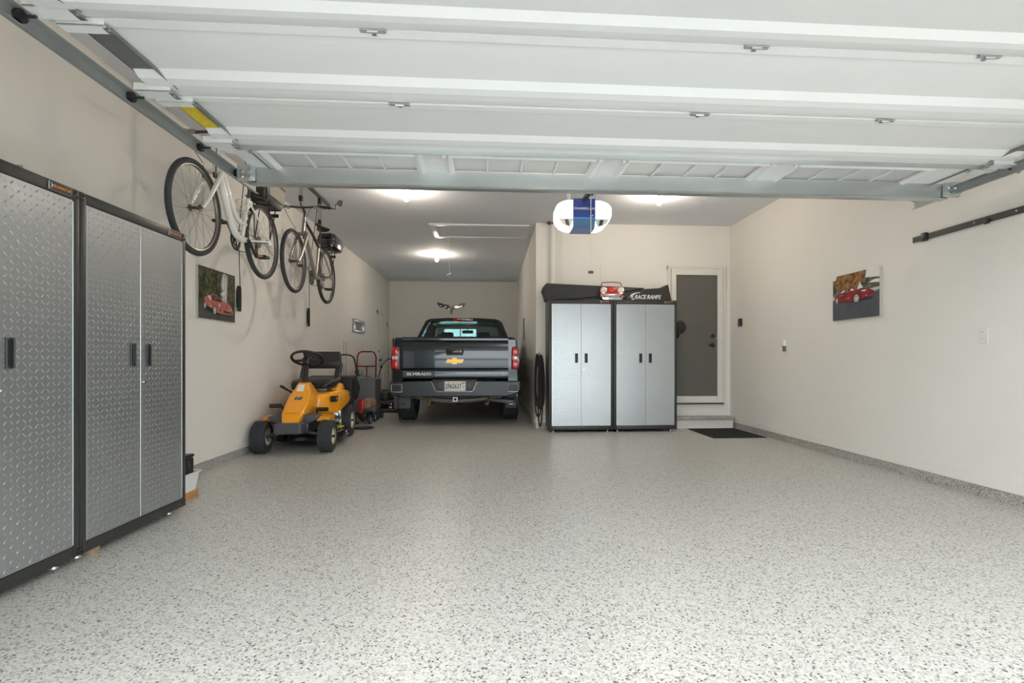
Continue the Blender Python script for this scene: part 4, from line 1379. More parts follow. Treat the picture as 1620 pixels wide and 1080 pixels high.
nose_patch('nose_panel', 'mower_yellow', nose, ((-.078, .44), (.078, .44), (.088, .505), (-.088, .505)), .012)
eb = nose_patch('nose_badge', 'chrome', nose, ((-.048, .565), (.042, .565), (.048, .597), (-.042, .597)), .008)
nose_patch('badge_face', 'black_gloss', eb, ((-.040, .569), (.034, .569), (.040, .594), (-.034, .594)), .0105)
nose_patch('badge_mark', 'chrome', eb, ((-.030, .572), (-.008, .572), (.028, .591), (.012, .591)), .0125)
nose_patch('sticker', 'print_white', nose, ((-.062, .655), (.015, .655), (.018, .728), (-.052, .728)), .007)
# rear body shell
rings = []
for y, hw, zb_, ztp in ((.50, .13, .37, .585), (.58, .20, .355, .615), (.70, .275, .345, .63), (.85, .315, .36, .635), (1.02, .335, .40, .63), (1.18, .345, .435, .625), (1.29, .335, .47, .595), (1.34, .30, .50, .56)):
    hz = (ztp - zb_) / 2
    rings.append([(px, y, (ztp + zb_) / 2 + pz) for px, pz in rrect(hw, hz, .055, 4)])
body = MB().loft(rings).build('body_cowl', 'mower_yellow', mw, smooth=50)
cup = MB().loft([[(px + .20, 1.03 + py, z) for px, py in rrect(a, b_, .05)] for z, a, b_ in ((.60, .10, .12), (.66, .095, .115), (.70, .085, .105), (.718, .06, .085))]).build('fuel_cowl', 'mower_yellow', mw, smooth=50)
MB().b(.17, .24, .95, 1.02, .708, .73, .006).build('fuel_cap', 'black_plastic', cup)
MB().prism([(.60, .575), (.76, .575), (.74, .52), (.70, .50), (.61, .505)], 'yz', .24, .2955).build('model_label', 'print_black', body)
MB().b(.290, .2962, .63, .73, .548, .556).b(.290, .2962, .64, .71, .532, .536).build('label_stripe', 'print_white', body)
MB().b(.29, .318, .83, .85, .49, .57, .002).build('side_trim', 'mid_grey_plastic', body)
MB().b(.20, .327, .99, 1.10, .585, .622, .004).build('warning_label', 'label_yellow', body)
MB().b(.322, .3285, .995, 1.03, .60, .621, .001).build('label_mark', 'green_plastic', body)
MB().b(.30, .3475, 1.17, 1.205, .535, .60, .002).build('decal', 'print_black', body)
MB().b(.30, .348, 1.215, 1.245, .545, .595, .002).build('decal', 'mid_grey_plastic', body)
MB().b(.13, .30, .74, .98, .235, .37, .02).b(.22, .315, .80, .92, .30, .385, .012).cyl((.26, .70, .30), (.26, .80, .30), .04).build('engine', 'steel', mw)
# running boards, pedals, lever
MB().b(.10, .335, .10, .62, .318, .335, .004).b(-.335, -.10, .10, .62, .318, .335, .004).build('running_boards', 'black_plastic', mw)
for s, y, z in ((-1, .12, .505), (1, .40, .435)):
    x0 = s * (.30 if s < 0 else .13)
    MB().cyl((x0, y, z), (x0 + s * .13 if s > 0 else x0 + .12, y, z), .024, n=14).tube([(x0 + (.12 if s < 0 else 0), y, z), (s * .13, y + .05, z - .10), (s * .12, y + .15, .34)], .012, 8).build('pedal', 'black_rubber', mw)
MB().tube([(-.15, .55, .60), (-.22, .50, .655), (-.275, .46, .70)], [.010, .011, .016], 8).ball((-.285, .455, .707), (.02, .02, .016), 10).ball((-.165, .50, .685), (.024, .024, .022), 12).cyl((-.165, .50, .685), (-.12, .55, .62), .010).build('lever', 'black_plastic', mw)
# steering
MB().cyl((-.02, .44, .735), (-.03, .565, .985), .034, .030, n=16).cyl((-.029, .55, .955), (-.031, .58, 1.005), .052, .050, n=18).build('steering_column', 'black_plastic', mw)
axw = Vector((-.01, .48, .88)).normalized()
cw_ = Vector((-.032, .60, 1.035))
sw = MB().torus(cw_, axw, .178, .0165, 40, 10).build('steering_wheel', 'black_plastic', mw)
hubm = MB().lathe([(.05, -.03), (.055, -.01), (.045, .008), (.001, .012)], cw_, axw, 20)
ux = Vector((1, 0, 0))
uy = axw.cross(ux).normalized()
for a in (math.radians(20), math.radians(160), math.radians(270)):
    d = ux * math.cos(a) + uy * math.sin(a)
    hubm.tube([cw_ - axw * .015, cw_ + d * .09 - axw * .012, cw_ + d * .178], [.022, .017, .013], 8)
hubm.build('wheel_spokes', 'black_plastic', sw)
# seat
rings = []
for y, hw, z0_, z1_ in ((.58, .17, .69, .72), (.61, .225, .673, .75), (.72, .25, .665, .77), (.88, .255, .67, .777), (1.0, .25, .685, .795), (1.07, .23, .725, .805)):
    rings.append([(px, y, (z0_ + z1_) / 2 + pz) for px, pz in rrect(hw, (z1_ - z0_) / 2, .03, 4)])
seat = MB().loft(rings).build('seat', 'seat_vinyl', mw, smooth=60)
MB().b(-.18, .18, .66, 1.03, .625, .677, .01).build('seat_base', 'dark_steel', mw)
rings = []
for z, hw, ya, yb in ((.905, .195, 1.142, 1.19), (.92, .235, 1.135, 1.205), (1.0, .24, 1.145, 1.225), (1.09, .235, 1.165, 1.24), (1.13, .215, 1.18, 1.235)):
    rings.append([(px, (ya + yb) / 2 + py, z) for px, py in rrect(hw, (yb - ya) / 2, .025, 4)])
back = MB().loft(rings).build('backrest', 'seat_vinyl', mw, smooth=60)
for s in (-1, 1):
    MB().loft([[(s * .215 + px, yy + py, z) for px, py in rrect(.042, .028, .02, 3)] for z, yy in ((.76, 1.05), (.82, 1.095), (.92, 1.165), (.97, 1.18))]).build('backrest_arm', 'seat_vinyl', back, smooth=60)
# cutting deck
dk = MB().loft([rr3(.02, .30, 1.02, .385, .075, .18), rr3(.02, .30, 1.02, .39, .095, .18), rr3(.02, .32, 1.0, .37, .16, .17), rr3(.02, .36, .96, .33, .185, .15)]).build('cutting_deck', 'black_gloss', mw)
MB().text('30"', .05, T(.404, .72, .12) @ FACE_RIGHT, .001, bold=.001).build('deck_lettering', 'print_white', dk)
MB().b(.30, .37, .66, .75, .187, .20, .003).build('deck_label', 'label_yellow', dk)
MB().cyl((.31, .80, .185), (.31, .80, .235), .016, n=14).build('wash_port', 'green_plastic', dk)
MB().cyl((.31, .80, .235), (.31, .80, .27), .013, .010, n=14).build('wash_nozzle', 'white_plastic', dk)
MB().tube([(.29, .70, .20), (.33, .62, .22), (.30, .50, .26)], .008, 6).build('deck_link', 'steel', dk)
# rear grass catcher
gc = MB().loft([[(x, y, z) for x, z in ((-.30, .36), (.30, .36), (.315, .45), (.315, .765), (.29, .785), (-.29, .785), (-.315, .765), (-.315, .45))] for y in (1.50, 1.66)]).build('grass_catcher', 'black_plastic', mw)
MB().prism([(1.66, .775), (1.66, .43), (1.95, .45), (2.10, .58), (2.10, .64), (1.80, .80)], 'yz', -.312, .312, .02).build('catcher_bag', 'black_rubber', gc)
MB().b(-.29, .29, 1.44, 1.66, .09, .37, .02).build('discharge_chute', 'mid_grey_plastic', mw)
MB().tube(bez([(.15, 1.25, 1.08), (.27, 1.36, 1.09), (.335, 1.50, 1.05), (.36, 1.56, .90), (.37, 1.60, .83)], 5), .011, 8).build('dump_handle', 'black_plastic', mw)
MB().tube([(.365, 1.58, .87), (.375, 1.61, .80)], .03, 10).build('handle_grip', 'black_rubber', mw)
MB().ball((.40, 1.62, .845), (.045, .05, .05), 12).build('glove', 'mid_grey_plastic', mw)


# ------------------------------------------------------------------ things along the wall behind the mower
ws = thing('wire_stand', 'thin tall wire garden stake stand against the cream wall', 'stand', (-2.46, 9.0, 0))
MB().cyl((-2.475, 9.0, 0), (-2.475, 9.0, 1.33), .006, n=6).cyl((-2.435, 9.0, 0), (-2.435, 9.0, 1.32), .006, n=6).cyl((-2.60, 9.0, .92), (-2.435, 9.0, .92), .005, n=6).cyl((-2.60, 9.0, 0), (-2.60, 9.0, .93), .005, n=6).build('wires', 'steel', ws)

ht = thing('hand_truck', 'dark red tubular hand truck leaning near the wall', 'hand truck', (-2.28, 9.8, 0))
hxl, hxr = -2.455, -2.12
MB().tube([(hxl, 9.72, .05), (hxl, 9.80, .9), (hxl, 9.81, 1.08), (hxl + .03, 9.815, 1.15), (hxl + .08, 9.82, 1.172), (hxr - .08, 9.82, 1.172), (hxr - .03, 9.815, 1.15), (hxr, 9.81, 1.08), (hxr, 9.80, .9), (hxr, 9.72, .05)], .014, 8).build('frame', 'red_paint', ht)
MB().cyl((hxl, 9.80, .905), (hxr, 9.80, .905), .013).cyl((-2.285, 9.80, .905), (-2.285, 9.72, .10), .012).cyl((hxl, 9.76, .45), (hxr, 9.76, .45), .012).cyl((hxl, 9.725, .12), (hxr, 9.725, .12), .012).build('crossbars', 'red_paint', ht)
MB().b(hxl - .01, hxr + .01, 9.53, 9.73, .02, .03).build('toe_plate', 'red_paint', ht)
for x in (hxl - .03, hxr + .03):
    wl = MB().torus((x, 9.83, .115), (1, 0, 0), .09, .025, 20, 8).build('tyre', 'tyre_rubber', ht)
    MB().cyl((x - .02, 9.83, .115), (x + .02, 9.83, .115), .068, n=16).build('rim', 'mid_grey_plastic', wl)

gb = thing('rolling_cart', 'grey plastic rolling cart with a top handle behind the mower', 'cart', (-2.14, 9.3, 0))
MB().loft([[(-2.16 + px, 9.28 + py, z) for px, py in rrect(a, b_, .03)] for z, a, b_ in ((.13, .175, .19), (.18, .185, .20), (.65, .20, .215), (.695, .195, .21), (.71, .17, .18))]).build('body', 'mid_grey_plastic', gb)
MB().tube([(-2.34, 9.10, .67), (-2.34, 9.10, .735), (-2.30, 9.09, .75), (-2.10, 9.09, .75), (-2.06, 9.10, .735), (-2.06, 9.10, .67)], .011, 8).build('handle', 'mid_grey_plastic', gb)
MB().b(-2.35, -1.96, 9.06, 9.50, .07, .13, .01).build('base', 'black_plastic', gb)
for x in (-2.345, -1.945):
    for y in (9.12, 9.44):
        wl = MB().torus((x, y, .085), (1, 0, 0), .06, .025, 18, 8).build('wheel', 'tyre_rubber', gb)
        MB().cyl((x - .018, y, .085), (x + .018, y, .085), .042, n=14).build('hub', 'mid_grey_plastic', wl)

rt = thing('garden_machine', 'small red and tan machine on black wheels behind the mower', 'garden machine', (-2.0, 8.65, 0))
MB().lathe([(.07, -.10), (.082, -.09), (.088, 0), (.082, .09), (.07, .10)], (-1.99, 8.68, .32), (.35, 1, 0), 22).build('drum', 'tan_wood', rt)
MB().prism([(-2.10, .40), (-2.03, .385), (-2.05, .16), (-2.095, .15)], 'xz', 8.50, 8.57, .008).build('guard', 'bright_red', rt)
MB().b(-2.10, -1.98, 8.46, 8.92, .10, .18, .012).build('base', 'black_plastic', rt)
for y in (8.53, 8.86):
    for x in (-2.14, -1.94):
        wl = MB().torus((x, y, .075), (1, 0, 0), .052, .023, 18, 8).build('wheel', 'tyre_rubber', rt)
        MB().cyl((x - .016, y, .075), (x + .016, y, .075), .036, n=12).build('hub', 'white_plastic', wl)
tag(MB().lathe([(.10, 0), (.14, .004), (.15, .016), (.13, .028), (.09, .030)], (-1.90, 7.98, 0), (0, 0, 1), 24).build('rubber_chock', 'black_rubber'), 'flat black rubber disc on the floor beside the mower tyre', 'rubber disc')

pm = thing('push_mower', 'black push mower with folded handle between the cart and the truck', 'mower', (-2.1, 10.7, 0))
MB().loft([[(-2.12 + px, 10.70 + py, z) for px, py in rrect(a, b_, .10)] for z, a, b_ in ((.07, .27, .36), (.12, .275, .365), (.20, .25, .33), (.25, .18, .24))]).build('deck', 'black_gloss', pm)
MB().lathe([(.13, 0), (.14, .06), (.125, .13), (.08, .17), (.02, .18)], (-2.12, 10.66, .25), (0, 0, 1), 22).b(-2.02, -1.90, 10.58, 10.74, .26, .38, .02).build('engine', 'dark_steel', pm)
MB().lathe([(.07, 0), (.075, .015), (.05, .03)], (-2.12, 10.66, .43), (0, 0, 1), 18).build('engine_cap', 'steel', pm)
for x in (-2.41, -1.83):
    for y, R in ((10.42, .10), (11.0, .13)):
        wl = MB().torus((x, y, R + .002), (1, 0, 0), R - .02, .022, 22, 8).build('wheel', 'tyre_rubber', pm)
        MB().cyl((x - .02, y, R + .002), (x + .02, y, R + .002), R - .035, n=16).build('hub', 'steel', wl)
for x in (-2.34, -1.90):
    MB().tube([(x, 10.98, .18), (x - .02, 11.10, .62), (x + .03, 11.18, .90), (x + .14, 11.30, 1.04)], .012, 8).build('handle_bar', 'black_plastic', pm)
MB().cyl((-2.20, 11.30, 1.04), (-1.76, 11.30, 1.04), .013).build('handle_grip', 'black_rubber', pm)
MB().ball((-2.31, 11.18, .88), (.03, .03, .04), 10).build('handle_knob', 'black_plastic', pm)

wb = thing('wooden_board', 'dark brown wooden boards leaning in the corner beside the truck', 'board', (-2.48, 13.6, 0))
MB().loft([[(-2.56, 13.66, 0), (-2.46, 13.66, 0), (-2.46, 13.70, 0), (-2.56, 13.70, 0)], [(-2.56, 13.78, 1.58), (-2.46, 13.78, 1.58), (-2.46, 13.82, 1.58), (-2.56, 13.82, 1.58)]]).build('board', 'plank_wood', wb)
MB().loft([[(-2.455, 13.60, 0), (-2.40, 13.60, 0), (-2.40, 13.64, 0), (-2.455, 13.64, 0)], [(-2.455, 13.76, 1.52), (-2.40, 13.76, 1.52), (-2.40, 13.80, 1.52), (-2.455, 13.80, 1.52)]]).build('board', 'plank_wood', wb)


# ------------------------------------------------------------------ pickup truck
tk = thing('pickup_truck', 'dark blue-grey pickup truck parked nose-in, its tailgate towards the doorway', 'truck', (-.558, 8.0, 0), 0, world=False)
# bed sides with wheel arches
arch = [(1.17 + .50 * math.cos(a), .42 + .50 * math.sin(a)) for a in [PI - i * PI / 14 for i in range(15)]]


def side_poly():
    return [(.10, .70), (.10, 1.33), (.13, 1.36), (2.02, 1.40), (2.02, .52), (1.70, .50)] + [(y, z) for y, z in reversed(arch) if z > .50] + [(.62, .56), (.30, .62)]


for s in (-1, 1):
    mb = MB()
    poly = side_poly()
    prof = lambda z: (.965 - max(0, (z - 1.22)) * .30 - max(0, (.75 - z)) * .08)
    mb.loft([[(s * .80, y, z) for y, z in poly], [(s * (prof(z) - .02), y, z) for y, z in poly], [(s * prof(z), y + (.02 if y < .2 else 0), z - (.015 if z > 1.3 else 0)) for y, z in poly]])
    mb.build('bed_side', 'truck_paint', tk, smooth=28)
    MB().lathe([(.50, 0), (.53, 0), (.53, .012), (.50, .02)], (s * .955, 1.17, .42), (s, 0, 0), 40, True).build('arch_trim', 'truck_paint', tk)
    A = [(1.17 + .495 * math.cos(a), .42 + .495 * math.sin(a)) for a in [PI * i / 14 for i in range(15)]]
    Bq = [(1.17 + .475 * math.cos(a), .42 + .475 * math.sin(a)) for a in [PI - PI * i / 14 for i in range(15)]]
    MB().prism(A + Bq, 'yz', s * .62, s * .95).build('wheel_well', 'black_plastic', tk)
# tailgate
pr = [(.16, .735), (.078, .740), (.072, .752), (.070, .775), (.070, .845), (.074, .862), (.092, .872), (.084, .884), (.072, .90), (.066, 1.0), (.066, 1.12), (.072, 1.24), (.082, 1.285), (.070, 1.300), (.050, 1.318), (.050, 1.345), (.066, 1.356), (.16, 1.36)]
tg = MB().prism(pr, 'yz', -.812, .798).build('tailgate', 'truck_paint', tk, smooth=30)
hd = MB().prism([(-.143, 1.21), (.122, 1.21), (.125, 1.15), (.112, 1.092), (-.133, 1.092), (-.146, 1.15)], 'xz', .050, .09, .010).build('handle_bezel', 'black_plastic', tg)
MB().b(-.095, .055, .044, .06, 1.125, 1.172, .004).build('handle', 'black_gloss', hd)
MB().b(.065, .085, .044, .055, 1.135, 1.16, .003).build('lock', 'steel', hd)
# bow-tie badge
bt = [(-.148, .975), (-.120, 1.030), (-.050, 1.030), (-.050, 1.053), (.020, 1.053), (.020, 1.030), (.130, 1.030), (.102, .975), (.020, .975), (.020, .955), (-.050, .955), (-.050, .975)]
MB().prism(bt, 'xz', .050, .068).build('badge_rim', 'steel', tg)
bt2 = [(-.015 + (x + .015) * .95, 1.003 + (z - 1.003) * .90) for x, z in bt]
MB().prism(bt2, 'xz', .044, .055).build('badge', 'gold', tg)
MB().text('SILVERADO', .058, T(-.548, .064, .806) @ FACE_FRONT, .003, bold=.0018, sx=1.24).build('lettering', 'print_white', tg)
MB().text('LT', .044, T(.725, .066, .797) @ FACE_FRONT, .003, bold=.001).build('lettering', 'print_white', tg)
MB().prism([(-.80, .765), (-.80, .835), (-.78, .853), (-.33, .853), (-.33, .765)], 'xz', .0685, .072).build('letter_recess', 'truck_paint', tg)
# lamps
for s in (-1, 1):
    lampb = MB().prism([(s * .848, .872), (s * .962, .875), (s * .968, 1.0), (s * .955, 1.20), (s * .93, 1.225), (s * .862, 1.222), (s * .848, 1.15)], 'xz', .062, .125, .010).build('tail_lamp', 'lamp_dark_red', tk)
    x0, x1 = sorted((s * .866, s * .950))
    MB().b(x0, x1, .054, .07, 1.088, 1.205, .010).build('lamp_lens', 'lamp_red', lampb)
    MB().b(x0, x1, .054, .07, .890, 1.018, .010).build('lamp_lens', 'lamp_red', lampb)
    MB().b(x0 + .004, x1 - .004, .052, .07, 1.028, 1.078, .006).build('reverse_lens', 'lamp_clear', lampb)
    xm = (x0 + x1) / 2
    MB().lathe([(.010, 0), (.015, .004), (.010, .008)], (xm, .046, 1.053), (0, 1, 0), 14).build('lamp_reflector', 'chrome', lampb)
# bumper
bp_ = [(-.985, .695), (-.36, .705), (-.325, .685), (-.285, .560), (-.262, .540), (.240, .540), (.262, .560), (.300, .685), (.335, .705), (.985, .695), (.990, .57), (.93, .51), (.80, .468), (-.80, .468), (-.93, .51), (-.990, .57)]
bm_ = MB().loft([[(x * .985, .0 + abs(x) ** 3 * .05, .585 + (z - .585) * .90) for x, z in bp_], [(x, .018 + abs(x) ** 3 * .06, z) for x, z in bp_], [(x, .20, z) for x, z in bp_]]).build('bumper', 'truck_bumper', tk, smooth=25)
MB().b(-.345, .325, .060, .20, .525, .715, .006).build('plate_panel', 'grey_plastic', bm_)
MB().b(-.345, .325, .030, .10, .712, .730, .006).build('step_pad', 'black_rubber', bm_)
MB().tube([(-.372, .006, .690), (-.345, -.002, .682), (-.300, -.004, .565), (-.270, -.004, .545), (.248, -.004, .545), (.276, -.004, .565), (.320, -.002, .682), (.347, .006, .690)], .0075, 8).build('notch_highlight', 'steel', bm_)  # brighter steel tube standing in for the highlight along the notch edge
for s in (-1, 1):
    x0, x1 = sorted((s * .800, s * .945))
    fr_ = MB()
    for (a, b_, c, d) in ((x0 - .007, x1 + .007, .650, .657), (x0 - .007, x1 + .007, .533, .545), (x0 - .007, x0, .540, .655), (x1, x1 + .007, .540, .655)):
        fr_.b(a, b_, .008, .06, c, d, .004)
    cs_ = fr_.build('corner_step', 'steel', bm_)  # step frame in lighter steel, its highlighted edges put into the colour
    MB().b(x0, x1, .019, .06, .545, .650).build('step_pocket', 'black_plastic', cs_)
    MB().b(x0 + .01, x1 - .01, .010, .06, .541, .552, .003).build('step_tread', 'grey_plastic', cs_)
for (cx_, hx_, hz_) in ((-.230, .026, .052), (.208, .038, .038)):
    MB().prism([(cx_ + px, .633 + pz) for px, pz in rrect(hx_, hz_, min(hx_, hz_) * .95, 5)], 'xz', .052, .064).build('panel_button', 'black_plastic', bm_)
    MB().prism([(cx_ + px, .633 + pz) for px, pz in rrect(hx_ * .7, hz_ * .8, min(hx_, hz_) * .66, 5)], 'xz', .049, .056).build('button_face', 'grey_plastic', bm_)
lp = MB().b(-.165, .153, .044, .052, .548, .698, .003).build('licence_plate', 'print_white', tk)
MB().text('2962637', .098, T(-.030, .0425, .620) @ FACE_FRONT, .0008, bold=.0012, sx=.70).build('plate_number', 'print_black', lp)
MB().text('B', .05, T(.122, .0425, .615) @ FACE_FRONT, .0008, sx=.8).build('plate_letter', 'mid_grey_plastic', lp)
MB().b(.100, .138, .0425, .0445, .656, .680).build('plate_sticker', 'orange_print', lp)
MB().text('ILLINOIS', .022, T(-.008, .0425, .677) @ FACE_FRONT, .0006).build('plate_state', 'mid_grey_plastic', lp)
for x in (-.10, .085):
    MB().b(x - .007, x + .007, .041, .045, .672, .684).build('plate_screw', 'dark_steel', lp)
# hitch, exhaust, hooks, underside
hc_ = MB()
for (a, b_, c, d) in ((-.042, .027, .440, .452), (-.042, .027, .385, .397), (-.042, -.030, .397, .440), (.015, .027, .397, .440)):
    hc_.b(a, b_, .10, .30, c, d)
hc_.build('hitch_receiver', 'steel', tk)
MB().b(-.030, .015, .20, .22, .397, .440).build('receiver_bore', 'black_plastic', tk)
MB().tube(bez([(-.60, .30, .45), (-.38, .24, .41), (-.2, .22, .395), (0, .21, .39), (.2, .22, .395), (.36, .24, .41), (.58, .30, .45)], 4), .036, 10).build('hitch_crossbar', 'rusty_steel', tk)
for x, m in ((-.40, 'brass'), (.50, 'rusty_steel')):
    MB().tube([(x + .02, .30, .46), (x + .01, .22, .45), (x, .18, .38), (x - .02, .20, .33), (x - .05, .22, .345)], .017, 8).build('tow_hook', m, tk)
MB().tube([(.30, 1.8, .40), (.42, .60, .40), (.62, .42, .39), (.90, .33, .365)], .042, 14).build('exhaust_pipe', 'steel', tk)
MB().b(-.70, .70, .35, 5.2, .42, .60).build('underbody', 'black_plastic', tk)
MB().lathe([(.33, 0), (.35, .05), (.35, .15), (.33, .20)], (0, .85, .36), (0, 0, 1), 24).build('spare_tyre', 'tyre_rubber', tk)
MB().cyl((-.72, 1.17, .40), (.72, 1.17, .40), .05, n=12).ball((0, 1.17, .40), (.16, .15, .15), 14).build('rear_axle', 'dark_steel', tk)
MB().b(-.80, .79, .16, 2.02, .80, .84).build('bed_floor', 'black_plastic', tk)
MB().b(-.80, .79, .17, 2.04, 1.325, 1.345, .004).build('bed_cover', 'black_rubber', tk)
MB().b(-.80, -.55, .09, .30, 1.356, 1.366, .003).build('cover_clamp', 'black_plastic', tk)
for s in (-1, 1):
    x0, x1 = sorted((s * .775, s * (1.045 if s < 0 else .985)))
    mf = MB().prism([(x0, .43), (x1, .43), (x1, .245), (x1 - .02, .228), (x0 + .02, .228), (x0, .245)], 'xz', .735, .75, .003).build('mud_flap', 'flap_rubber', tk)
    xm = (x0 + x1) / 2
    MB().prism([(xm - .055, .300), (xm - .02, .318), (xm + .03, .318), (xm + .055, .302), (xm + .02, .284), (xm - .03, .284)], 'xz', .730, .737).build('flap_badge', 'black_gloss' if s < 0 else 'steel', mf)


def truck_wheel(x, y, s):
    R, w_ = .400, .27
    prof = [(.26, -w_ / 2 + .02), (.34, -w_ / 2), (.385, -w_ / 2 + .012), (R, -w_ / 2 + .03)]
    for g in (-.075, -.025, .025, .075):
        prof += [(R, g - .006), (R - .012, g - .004), (R - .012, g + .004), (R, g + .006)]
    prof += [(R, w_ / 2 - .03), (.385, w_ / 2 - .012), (.34, w_ / 2), (.26, w_ / 2 - .02)]
    ty = MB().lathe(prof, (x, y, R), (1, 0, 0), 44, True).build('tyre', 'tyre_rubber', tk, smooth=25)
    rim = MB().lathe([(.262, -w_ / 2 + .02), (.25, -.05), (.25, .05), (.262, w_ / 2 - .02)], (x, y, R), (1, 0, 0), 32, True).lathe([(.03, s * .10), (.20, s * .085), (.255, s * .11), (.255, s * .09), (.03, s * .07)], (x, y, R), (1, 0, 0), 24, True)
    for k in range(6):
        a = 2 * PI * k / 6
        rim.tube([(x + s * .10, y, R), (x + s * .11, y + .25 * math.cos(a), R + .25 * math.sin(a))], .03, 6)
    rim.build('rim', 'steel', ty)


for s in (-1, 1):
    truck_wheel(s * .862, 1.17, s)
    truck_wheel(s * .862, 4.78, s)
# cab: lower body, hood, fenders
arch2 = [(4.78 + .50 * math.cos(a), .42 + .50 * math.sin(a)) for a in [PI - i * PI / 14 for i in range(15)]]
for s in (-1, 1):
    poly = [(2.06, .50), (2.06, 1.43), (2.10, 1.455), (4.10, 1.40), (4.25, 1.30), (5.45, 1.20), (5.60, 1.05), (5.62, .55), (5.30, .50)] + [(y, z) for y, z in reversed(arch2) if z > .50]
    mb = MB().loft([[(s * .74, y, z) for y, z in poly], [(s * .94, y, z) for y, z in poly], [(s * (.965 - max(0, z - 1.15) * .35), y, z) for y, z in poly]])
    mb.build('cab_side', 'truck_paint', tk, smooth=28)
    for yy in (2.95,):
        MB().b(s * .966 - .002, s * .966 + .002, yy - .004, yy + .004, .58, 1.15).build('door_gap', 'black_plastic', tk)
    for yy in (2.70, 3.85):
        MB().b(s * .962, s * .985, yy - .10, yy + .10, 1.10, 1.135, .008).build('door_handle', 'truck_paint', tk)
MB().loft([[(x, y, z) for x, z in ((-.76, .55), (.76, .55), (.80, 1.22 - (y - 4.2) * .08), (.45, 1.31 - (y - 4.2) * .08), (-.45, 1.31 - (y - 4.2) * .08), (-.80, 1.22 - (y - 4.2) * .08))] for y in (4.18, 4.8, 5.4, 5.6)]).build('hood', 'truck_paint', tk)
MB().b(-.90, .90, 5.56, 5.68, .52, .82, .04).build('front_bumper', 'chrome', tk)
MB().b(-.75, .75, 5.58, 5.63, .82, 1.12, .01).build('grille', 'chrome', tk)
MB().b(-.76, .76, 2.06, 2.12, .60, 1.44).build('cab_back', 'truck_paint', tk)
MB().b(-.76, .76, 2.10, 4.2, .50, .62).build('cab_floor', 'black_plastic', tk)
MB().b(-.80, .80, 4.00, 4.22, .90, 1.36, .05).build('dashboard', 'black_plastic', tk)
# greenhouse
outer = [(-.862, 1.44), (-.722, 1.745), (-.69, 1.785), (-.62, 1.810), (-.30, 1.828), (.30, 1.828), (.62, 1.810), (.69, 1.785), (.722, 1.745), (.862, 1.44)]
inner = [(-.782, 1.465), (-.652, 1.715), (-.628, 1.742), (-.59, 1.752), (-.30, 1.760), (.30, 1.760), (.59, 1.752), (.628, 1.742), (.652, 1.715), (.782, 1.465)]


def yr(z):
    return 2.08 + (z - 1.44) * .38


mb = MB()
n = len(outer)
O1 = [mb.bm.verts.new((x, yr(z), z)) for x, z in outer]
I1 = [mb.bm.verts.new((x, yr(z), z)) for x, z in inner]
O2 = [mb.bm.verts.new((x, yr(z) + .09, z)) for x, z in outer]
I2 = [mb.bm.verts.new((x, yr(z) + .06, z)) for x, z in inner]
for A, B in ((O1, I1), (O1, O2), (I1, I2), (O2, I2)):
    mb.bridge(A, B)
mb.build('rear_pillars', 'truck_paint', tk, smooth=28)
mb = MB()
rr_ = []
for y, dz, k in ((yr(1.8) + .04, -.004, 1.0), (2.6, .02, 1.0), (3.1, .025, .99), (3.5, .0, .96), (3.62, -.035, .93)):
    up = [(x * k, y, z + dz) for x, z in outer[2:8]]
    lo = [(x * k, y, z + dz - .035) for x, z in reversed(outer[2:8])]
    rr_.append(up + lo)
mb.loft(rr_).build('roof', 'truck_paint', tk, smooth=40)
MB().loft([[(x, yr(z) + .02, z) for x, z in inner], [(x, yr(z) + .025, z) for x, z in inner]]).build('rear_window', 'tinted_glass', tk)
MB().loft([[(-.66, 3.60, 1.76), (.66, 3.60, 1.76), (.80, 4.16, 1.34), (-.80, 4.16, 1.34)], [(-.66, 3.605, 1.763), (.66, 3.605, 1.763), (.80, 4.165, 1.343), (-.80, 4.165, 1.343)]]).build('windscreen', 'shield_glass', tk)
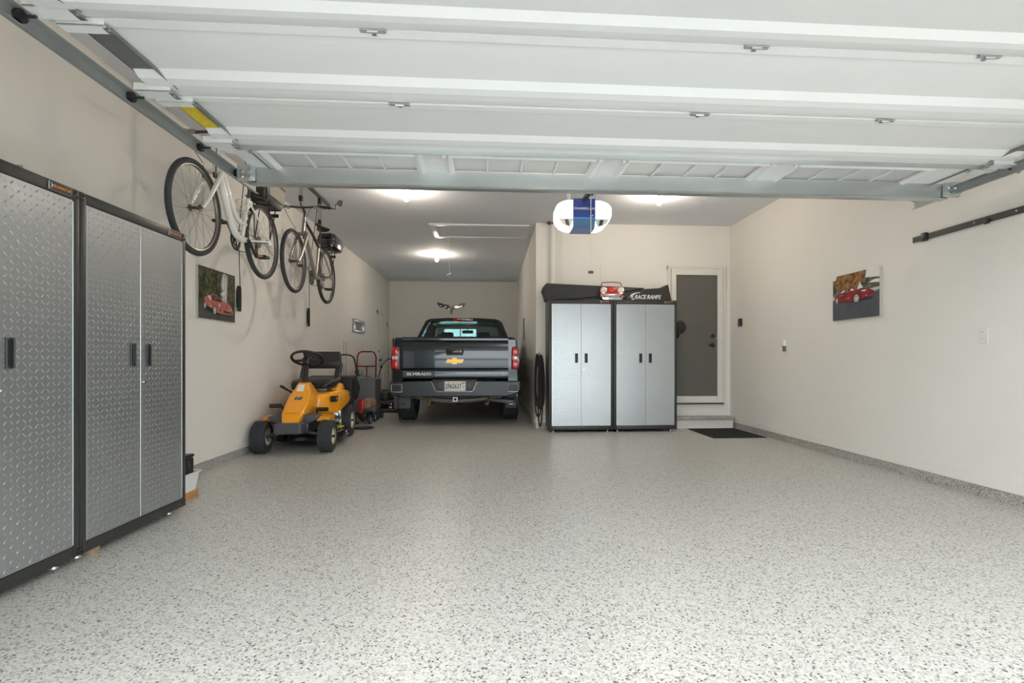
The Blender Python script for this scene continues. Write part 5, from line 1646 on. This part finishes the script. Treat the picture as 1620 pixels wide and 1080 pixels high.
for s in (-1, 1):
    MB().tube([(s * .67, 3.58, 1.77), (s * .84, 4.22, 1.30)], .045, 8).build('front_pillar', 'truck_paint', tk)
    MB().tube([(s * .71, 2.95, 1.80), (s * .86, 2.95, 1.43)], .045, 8).build('middle_pillar', 'truck_paint', tk)
    for (ya, yb, yc, yd) in ((2.14, 2.95, 2.26, 2.95), (2.95, 4.16, 2.95, 3.58)):
        MB().loft([[(s * .855, ya, 1.44), (s * .855, yb, 1.42), (s * .70, yd, 1.78), (s * .70, yc, 1.78)], [(s * .85, ya, 1.44), (s * .85, yb, 1.42), (s * .695, yd, 1.78), (s * .695, yc, 1.78)]]).build('side_window', 'tinted_glass', tk)
    mr_ = MB().tube([(s * .88, 3.95, 1.36), (s * 1.0, 3.93, 1.34)], .025, 8).build('mirror_arm', 'black_plastic', tk)
    MB().b(s * 1.0 if s > 0 else -1.14, 1.10 if s > 0 else -1.0, 3.86, 3.96, 1.24, 1.46, .03).build('wing_mirror', 'black_gloss', tk)
    # seats
    for (y, h) in ((3.05, 1.50), (2.32, 1.42)):
        st2 = MB().b(s * .38 - .25, s * .38 + .25, y, y + .14, .70, h - .10, .05).b(s * .38 - .25, s * .38 + .25, y, y + .55, .62, .82, .05).build('seat', 'seat_cloth', tk)
        MB().b(s * .38 - .13, s * .38 + .13, y + .01, y + .11, h - .07, h + .10, .045, 3).cyl((s * .38 - .05, y + .06, h - .12), (s * .38 - .05, y + .06, h), .008).cyl((s * .38 + .05, y + .06, h - .12), (s * .38 + .05, y + .06, h), .008).build('headrest', 'seat_cloth', st2)
MB().b(-.10, .14, 3.60, 3.63, 1.60, 1.67, .015).cyl((.02, 3.63, 1.66), (.02, 3.64, 1.72), .01).build('interior_mirror', 'black_plastic', tk)
cm = MB().prism([(-.195, 1.768), (.180, 1.768), (.192, 1.812), (-.180, 1.812)], 'xz', yr(1.79) - .018, yr(1.79) + .03, .004).build('high_brake_lamp', 'lamp_red', tk)
MB().b(-.12, .12, yr(1.79) - .024, yr(1.79), 1.797, 1.812, .003).build('cargo_lens', 'lamp_clear', cm)
MB().b(-.085, .075, yr(1.79) - .022, yr(1.79), 1.774, 1.796, .003).build('brake_lens', 'lamp_dark_red', cm)

# ------------------------------------------------------------------ trees across the street, seen only as reflections
for i, (x, y, h, lab) in enumerate(((-14, -26, 7.5, 'broad leafy tree across the street with the widest crown'), (-5.5, -29, 6.0, 'short leafy tree across the street'), (5, -27, 8.0, 'tallest leafy tree across the street'), (15, -30, 6.8, 'leafy tree across the street at the far end of the row'))):
    t = thing('leafy_tree', lab, 'tree', (x, y, -.03), group='trees across the street')
    MB().cyl((x, y, -.03), (x, y, h * .5), .22, .13, n=10).build('trunk', 'bark', t)
    mb = MB()
    rnd = random.Random(20 + i)
    for k in range(9):
        a = rnd.uniform(0, 2 * PI)
        r = rnd.uniform(.2, 1.0) * h * .28
        mb.ball((x + r * math.cos(a), y + r * math.sin(a), h * (.5 + .35 * rnd.random())), (h * .2, h * .2, h * .17), 12)
    mb.build('crown', 'tree_leaves', t)
